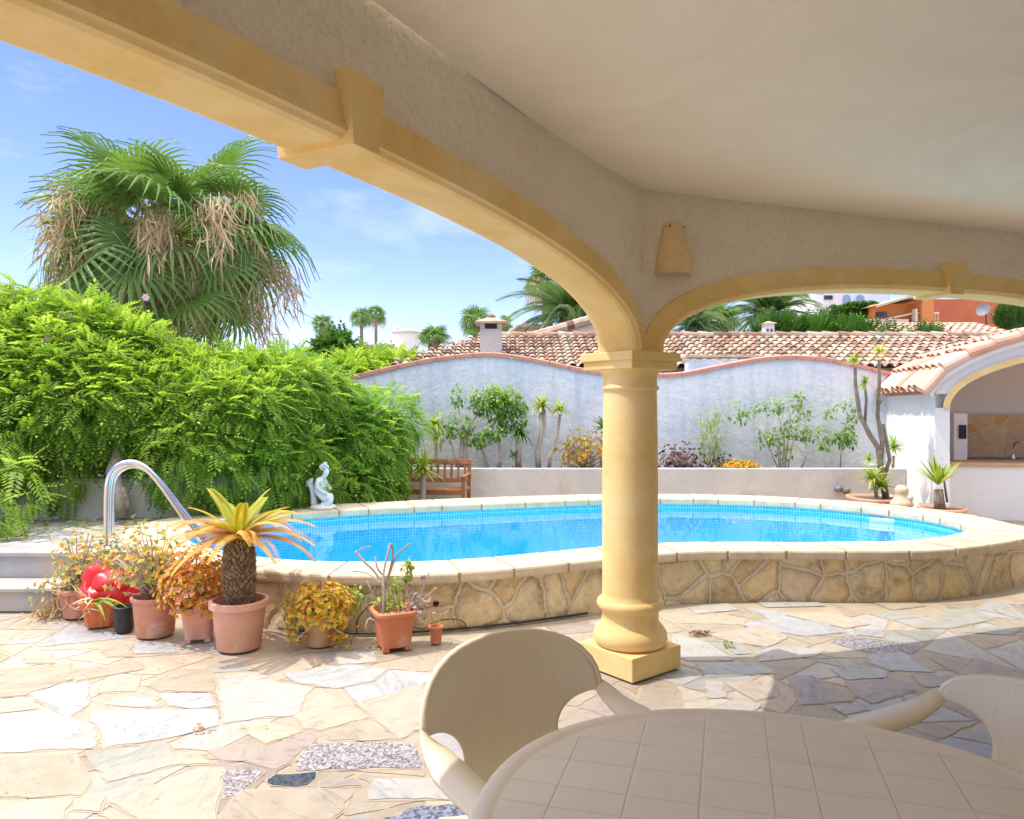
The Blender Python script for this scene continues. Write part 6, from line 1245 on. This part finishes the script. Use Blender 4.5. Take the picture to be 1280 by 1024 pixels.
# small white chimney cowl with tiled hat on the ridge
o = thing('little_white_chimney', 'tiny white chimney with two dark slots and a tiled hat on the roof ridge', 'chimney', (xat(960, 17.9), 17.9, zat(420, 17.9) - .1)); kx = 17.9 / F; mb = MB(); mb.box((0, 0, 7.5 * kx + .05), (12 * kx, 12 * kx, 15 * kx + .1)); mb.build('stack', M['plain_white'], o); mb = MB(); zz = 15 * kx + .1; hh = 9 * kx; mb.add([(-hh, -hh, zz), (hh, -hh, zz), (hh, hh, zz), (-hh, hh, zz), (0, 0, zz + 3.5 * kx)], [(0, 1, 4), (1, 2, 4), (2, 3, 4), (3, 0, 4), (3, 2, 1, 0)], .5); mb.build('cap', M['newtiles'], o)
for s_ in (-1, 1): mb = MB(); mb.box((s_ * 2.4 * kx, -6 * kx - .003, 11 * kx), (2 * kx, .02, 5 * kx)); mb.build('slot', M['dark'], o)
# second, paler roof behind and shrubs between
o = thing('pale_roofed_house', 'second neighbouring house with a pale pink tiled roof behind the ridge', 'house', (xat(1110, 24), 24, 0)); kx = 24 / F; z0, z1 = zat(420, 24), zat(399, 24.5); mb = MB(); mb.box((0, 3, z0 / 2), (210 * kx, 5, z0)); mb.build('wall', M['plain_white'], o); mb = MB(); tile_field(mb, (-112 * kx, -.2, z0 - .1), (1, 0, 0), (0, 2.6, z1 - z0 + .1), 280 * kx, 2.7, .26, .36, .1); mb.add([(-113 * kx, -.3, z0 - .12), (168 * kx, -.3, z0 - .12), (168 * kx, 2.4, z1 - .05), (-113 * kx, 2.4, z1 - .05)], [(0, 1, 2, 3)]); mb.build('roof', M['newtiles'], o)
r_ = random.Random(4); bl = []
for i in range(30): px = r_.uniform(960, 1200); Y = 19.6; bl.append((xat(px, Y), Y + r_.uniform(0, 1), zat(r_.uniform(412, 426), Y) - .1, r_.uniform(.16, .34), .3, r_.uniform(.15, .42)))
CY = pinnate(8, .35, .09, .016, -.1)
shrub('conifer_hedge', 'dark green feathery juniper hedge growing along behind the long tiled ridge', bl, [], M['leaf_dark'], None, (xat(1075, 19.6), 19.8, 0), None, .5, CY, -.5)
bl = [(xat(r_.uniform(425, 505), 15.4), 15.4 + r_.uniform(0, .8), zat(r_.uniform(448, 475), 15.4) - .25, .4, .4, .36) for i in range(26)]
shrub('clipped_hedge', 'bright green hedge top showing above the left end of the white garden wall', bl, [], M['leaf_hedge'], None, (xat(465, 15.5), 15.6, 0), None, .45, pinnate(7, .3, .08, .02, .3), .0)
bl = [(xat(r_.uniform(395, 425), 24), 24 + r_.uniform(0, 1), zat(r_.uniform(436, 452), 24), .4, .4, .35) for i in range(12)]
shrub('distant_bush', 'round bush on the skyline below the small distant palm', bl, [], M['leaf_dark'], None, (xat(410, 24), 24, 0), None, .3, pinnate(7, .4, .12, .03, .3), 0)
# white arcaded house, hedge blocks, red and orange houses on the rise
o = thing('arcaded_white_house', 'white villa with a row of blue tinted arches high on the slope', 'house', (xat(1060, 52), 52, 0)); kx = 52 / F; mb = MB(); z0 = zat(400, 52); z1 = zat(355, 52); mb.box((0, 2.5, z1 / 2), (105 * kx, 5, z1)); mb.build('wall', M['bluewhite'], o)
for i in range(4):
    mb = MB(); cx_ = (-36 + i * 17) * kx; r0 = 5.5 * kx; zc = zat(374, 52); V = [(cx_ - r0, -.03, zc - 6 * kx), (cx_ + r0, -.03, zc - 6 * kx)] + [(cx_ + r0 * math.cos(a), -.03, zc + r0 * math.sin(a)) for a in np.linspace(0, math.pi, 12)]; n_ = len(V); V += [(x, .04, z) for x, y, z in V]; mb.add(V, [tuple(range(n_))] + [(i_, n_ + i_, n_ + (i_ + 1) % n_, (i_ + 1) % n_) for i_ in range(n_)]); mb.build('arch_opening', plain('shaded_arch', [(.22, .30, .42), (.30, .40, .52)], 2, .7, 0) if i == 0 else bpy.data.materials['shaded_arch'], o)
for px, py, w, h, Y, lb in ((1018, 378, 34, 14, 46, 'stepped white house block just right of the date palm'), (1010, 395, 20, 12, 44, 'small white house block behind the date palm fronds')):
    o = house('white_house_block', lb, (xat(px, Y), Y, 0), (w * Y / F, 4, zat(py - h / 2, Y)), M['plain_white']); mb = MB(); mb.box((0, -2.02, zat(py, Y)), (w * Y / F * .3, .06, h * .35 * Y / F)); mb.build('window', M['glass'], o)
LB = leafq((0, 0, 0), (1, 0, 0), (0, .05, 0), .15, .2)
for px, py, rx, rzz, lb in ((1062, 393, 27, 8, 'large clipped dark hedge block below the white arcaded villa'), (1074, 384, 17, 4, 'small clipped hedge mound above the large hedge block')):
    Y = 36; x, y, z = at(px, py, Y); kx = Y / F; o = thing('clipped_hedge_block', lb, 'hedge', (x, y, 0)); mb = MB()
    for i in range(9): cloud(mb, ((-rx * .8 + i * rx * .2) * kx, 0, z + random.uniform(-.1, .05)), (rx * .32 * kx, .8, rzz * kx), 330, LB, 1, 0, .8, .6, (.8, 1.3), tint=.35)
    mb.build('foliage', M['leaf_dark'], o)
Y = 38; kx = Y / F; o = thing('red_house', 'plain brick red stucco house wall with a satellite dish, right of the orange house', 'house', (xat(1205, Y), Y, 0)); mb = MB(); mb.box((0, 2.5, zat(374, Y) / 2), (125 * kx, 5, zat(374, Y))); mb.build('wall', M['redhouse'], o)
o = thing('satellite_dish', 'grey satellite dish on a pole in front of the brick red wall', 'satellite dish', (xat(1230, 36), 36, 0)); mb = MB(); mb.tube([(.1, 0, 0), (.1, 0, zat(392, 36))], .03, 8); mb.build('pole', M['dark'], o); mb = MB(); mb.lathe([(.001, 0), (.2, .03), (.32, .09)], 24); Mr = Vector((-.8, -.5, .35)).to_track_quat('Z', 'Y').to_matrix(); mb.v[0] = np.array([Mr @ Vector(v) * 1.0 + Vector((0, 0, zat(388, 36))) for v in mb.v[0]]); mb.build('dish', M['greydish'], o)
Y = 34; kx = Y / F; o = thing('orange_house', 'orange house with an angular tiled roof and cream balustrade stair', 'house', (xat(1130, Y), Y, 0)); mb = MB(); z = zat(378, Y); mb.box((0, 3, z / 2), (58 * kx, 5, z)); mb.box((24 * kx, .2, zat(384, Y) / 2), (14 * kx, 1.2, zat(376, Y) + .2)); mb.build('wall', M['orangehouse'], o)
mb = MB(); mb.add([(-40 * kx, -.4, zat(383, Y)), (2 * kx, -.4, zat(371, Y)), (30 * kx, -.4, zat(374, Y)), (30 * kx, 5, zat(372, Y)), (2 * kx, 5, zat(368, Y)), (-40 * kx, 5, zat(381, Y))] + [(-40 * kx, -.4, zat(386, Y)), (2 * kx, -.4, zat(374, Y)), (30 * kx, -.4, zat(377, Y))], [(0, 1, 4, 5), (1, 2, 3, 4), (6, 7, 1, 0), (7, 8, 2, 1)], .7); mb.build('roof', M['coping'], o)
mb = MB(); mb.box((-22 * kx, .48, zat(392, Y)), (14 * kx, .06, 7 * kx)); mb.build('window', M['glass'], o)
mb = MB(); mb.box((-22 * kx, .0, zat(404, Y)), (52 * kx, .25, 9 * kx)); mb.tube([(-48 * kx, -.1, zat(405, Y)), (10 * kx, -.1, zat(392, Y))], 1.2 * kx, 6); mb.tube([(10 * kx, -.1, zat(392, Y)), (42 * kx, -.1, zat(392, Y))], 1.3 * kx, 6)
for i in range(9): x = (12 + i * 3.6) * kx; mb.lathe([(.5 * kx, 0), (1.1 * kx, 2 * kx), (.5 * kx, 6 * kx), (.8 * kx, 9 * kx)], 6, (x, -.1, zat(402, Y)))
mb.box((12 * kx, -.1, zat(395, Y)), (3 * kx, .3, 16 * kx)); mb.box((27 * kx, .2, zat(405, Y)), (34 * kx, .5, 6 * kx)); mb.build('balustrade', M['cream_paint'], o)
for px, py, sx_2, Y in ((1266, 398, 9, 27), (1279, 400, 8, 27.5), (1254, 401, 6, 26.5)):
    x, y, z = at(px, py, Y); o = thing('conifer', {1266: 'tallest dark cypress at the right edge beside the red wall', 1279: 'dark cypress cut by the right edge of the picture', 1254: 'small dark cypress touching the red wall'}[px], 'tree', (x, y, 0), 0); mb = MB(); cloud(mb, (0, 0, z), (sx_2 * Y / F, .3, 16 * Y / F), 420, CY, .4, -.8, .5, .4, (.5, .9), tint=.3); cloud(mb, (0, 0, z / 2), (sx_2 * Y / F * .9, .3, z / 2), 260, CY, .4, -.8, .5, .4, (.5, .9), tint=.3); mb.build('crown', M['leaf_dark'], o); mb = MB(); mb.tube([(0, 0, 0), (0, 0, z)], [.08, .04], 6); mb.build('trunk', M['bark'], o)

# ------------------------------------------------------------------ outdoor kitchen hut on the right
hx, hy = 5.71, 10.25; hr = R(-9.5); kt = thing('outdoor_kitchen', 'white outdoor kitchen hut with curved barrel tiled roof and yellow edged arch at right', 'hut', (hx, hy, 0), hr)
DPT, WID = 2.15, 6.2
def zroof(x): # curved roof profile, x from the left eave
    q = max(0, min(1, 1 - (x + .12) / 3.1)); return 1.74 + .92 * (1 - q ** 2.15) ** .62
# side and rear walls
mb = MB(); mb.box((.09, DPT / 2, .86), (.18, DPT, 1.76)); mb.box((WID - .09, DPT / 2, .86), (.18, DPT, 1.76)); 
xs_ = np.linspace(.0, WID, 40); zz_ = [(zroof(x) if x < WID / 2 else zroof(WID - x)) for x in xs_]
V = [(x, y, z) for y in (DPT, DPT + .16) for k in (0, 1) for x, z in zip(xs_, [0] * 40 if k == 0 else zz_)]
mb.add(V, [q for i in range(39) for q in ((i, i + 1, 41 + i, 40 + i), (81 + i, 80 + i, 120 + i, 121 + i), (40 + i, 41 + i, 121 + i, 120 + i))]); mb.build('wall', M['hutwall'], kt)
# front wall with arch: spandrel between arch and roof
mb = MB(); xs_ = np.linspace(.0, WID, 60); za = lambda x: 1.55 + .80 * max(0, 1 - abs((x - (.16 + 2.9)) / 2.9) ** 2.3) ** (1 / 2.0) if .16 < x < 5.96 else 1.55
V = []
for y in (0, .2):
    for x in xs_: V.append((x, y, za(x)))
    for x in xs_: V.append((x, y, max(zroof(x) if x < WID / 2 else zroof(WID - x), za(x) + .03)))
m = len(xs_); fs = []
for i in range(m - 1): fs += [(i, i + 1, m + i + 1, m + i), (2 * m + i + 1, 2 * m + i, 3 * m + i, 3 * m + i + 1), (i + 1, i, 2 * m + i, 2 * m + i + 1)]
mb.add(V, fs); mb.box((.08, .1, .775), (.158, .198, 1.56)); mb.box((6.08, .1, .775), (.24, .198, 1.56)); mb.build('front_wall', M['plain_white'], kt)
mb = MB(); an = np.linspace(.0, math.pi, 60); V = []; pr2 = [(-.03, .075), (-.035, -.01), (.2, -.012), (.205, .075)]
pts = [(.16 + 2.9 - 2.9 * np.sign(np.cos(a)) * abs(np.cos(a)) ** (2 / 2.3), 1.55 + .80 * abs(np.sin(a)) ** (2 / 2.0)) for a in an]
for i, (x, z) in enumerate(pts):
    a, b = pts[max(i - 1, 0)], pts[min(i + 1, 59)]; tx, tz = b[0] - a[0], b[1] - a[1]; l = math.hypot(tx, tz)
    for y, r_ in pr2: V.append((x - tz / l * r_, y, z + tx / l * r_))
mb.add(V, [(i * 4 + j, i * 4 + j + 1, (i + 1) * 4 + j + 1, (i + 1) * 4 + j) for i in range(59) for j in range(3)], .5, False); mb.build('arch_trim', M['sandstone'], kt)
mb = MB()
def crv(s):
    x = -.12; z = zroof(x); acc = 0; st_ = .04
    if s < 0: return Vector((x + s * .75, 0, z + s * .55)), Vector((-.6, 0, .8)).normalized()
    while acc < s and x < WID / 2: nx_ = x + st_ * .6; nz_ = zroof(nx_); acc += math.hypot(nx_ - x, nz_ - z); x, z = nx_, nz_
    dx_, dz_ = .05, zroof(x + .05) - z; return Vector((x, 0, z)), Vector((-dz_, 0, dx_)).normalized()
cache = {}
def crvc(s):
    k = round(s, 2)
    if k not in cache: cache[k] = crv(k)
    return cache[k]
tile_field(mb, (0, 0, 0), (0, 1, 0), (1, 0, 0), DPT - .05, 3.9, .235, .38, .098, None, lambda s: (crvc(s)[0] + Vector((0, -.02, .05)), crvc(s)[1]))
V = [];
for i in range(40): p, n_ = crvc(i * .1); V += [(p.x, -.06, p.z + .03), (p.x, DPT + .1, p.z + .03)]
mb.add(V, [(2 * i, 2 * i + 1, 2 * i + 3, 2 * i + 2) for i in range(39)], .3)
V = [(WID - x, y, z) for x, y, z in V]; mb.add(V, [(2 * i + 1, 2 * i, 2 * i + 2, 2 * i + 3) for i in range(39)], .4)
for i in range(11):     # verge tiles following the arch along the front edge
    p, n_ = crvc(i * .34); q, _ = crvc(i * .34 + .38); a0 = p + n_ * .085 + Vector((0, -.10, 0)); b0 = q + n_ * .065 + Vector((0, -.10, 0)); mb.tube([a0, b0], [.088, .072], 12, .4 + .5 * random.random(), False)
mb.build('roof', M['newtiles'], kt)
mb = MB(); V = []
for i in range(40): p, n_ = crvc(i * .1); V += [(p.x - n_.x * .0, -.11, p.z + .0), (p.x - n_.x * .05, -.11, p.z - .05 + n_.z * 0), (p.x, .0, p.z - .02)]
mb.add(V, [(3 * i, 3 * i + 1, 3 * i + 4, 3 * i + 3) for i in range(39)] + [(3 * i + 1, 3 * i + 2, 3 * i + 5, 3 * i + 4) for i in range(39)], .5); mb.build('fascia', M['plain_white'], kt)
mb = MB(); mb.box((3.1, .55, .36), (5.8, .12, .76)); mb.build('counter_front', M['plain_white'], kt)
mb = MB(); mb.box((3.1, .78, .76), (5.84, .64, .05)); bevel(mb.build('worktop', M['clay'], kt), .01)
def backsplash():
    m, t, p = nodes('stone_backsplash'); c = t.nodes.new('ShaderNodeTexCoord'); mp = t.nodes.new('ShaderNodeMapping'); mp.inputs['Rotation'].default_value = (R(90), 0, 0); t.links.new(c.outputs['Object'], mp.inputs[0])
    v1 = t.nodes.new('ShaderNodeTexVoronoi'); v1.voronoi_dimensions = '2D'; v1.feature = 'DISTANCE_TO_EDGE'; v1.inputs['Scale'].default_value = 3.0; v2 = t.nodes.new('ShaderNodeTexVoronoi'); v2.voronoi_dimensions = '2D'; v2.inputs['Scale'].default_value = 3.0
    t.links.new(mp.outputs[0], v1.inputs['Vector']); t.links.new(mp.outputs[0], v2.inputs['Vector']); e = ramp(t, [(0, 0, 0), (1, 1, 1)], [.02, .05]); t.links.new(v1.outputs['Distance'], e.inputs[0]); s = t.nodes.new('ShaderNodeSeparateColor'); t.links.new(v2.outputs['Color'], s.inputs[0])
    r = ramp(t, [(.68, .42, .14), (.72, .54, .32), (.60, .42, .24), (.78, .58, .30)]); t.links.new(s.outputs[0], r.inputs[0]); nb_ = noise(t, 9, 8, .65); t.links.new(mixc(t, .5, mixc(t, e.outputs[0], (.74, .62, .42), r.outputs[0]), nb_.outputs['Fac'], 'OVERLAY'), p.inputs['Base Color']); p.inputs['Roughness'].default_value = .8; bump(t, p, e.outputs[0], .5, .01); return m
mb = MB(); mb.box((3.25, DPT - .105, 1.10), (5.2, .04, .66)); mb.build('backsplash', backsplash(), kt)
ov_ = MB(); ov_.box((.70, 1.2, 1.13), (.18, .4, .68)); ob = ov_.build('oven_cabinet', M['plain_white'], kt); mb = MB(); mb.box((.72, .99, 1.2), (.10, .03, .20)); mb.build('oven_window', M['glass'], kt)
mb = MB(); chain(mb, [(1.62, 1.5, .78), (1.62, 1.5, 1.0), (1.66, 1.42, 1.06), (1.8, 1.35, 1.04), (1.86, 1.34, 1.02)], .014, 8); mb.lathe([(.03, .78), (.03, .86), (.001, .88)], 12, (1.62, 1.5, 0)); mb.build('tap', M['steel'], kt)
mb = MB(); mb.box((2.1, DPT - .13, .86), (.1, .02, .07)); mb.build('socket', M['plain_white'], kt)
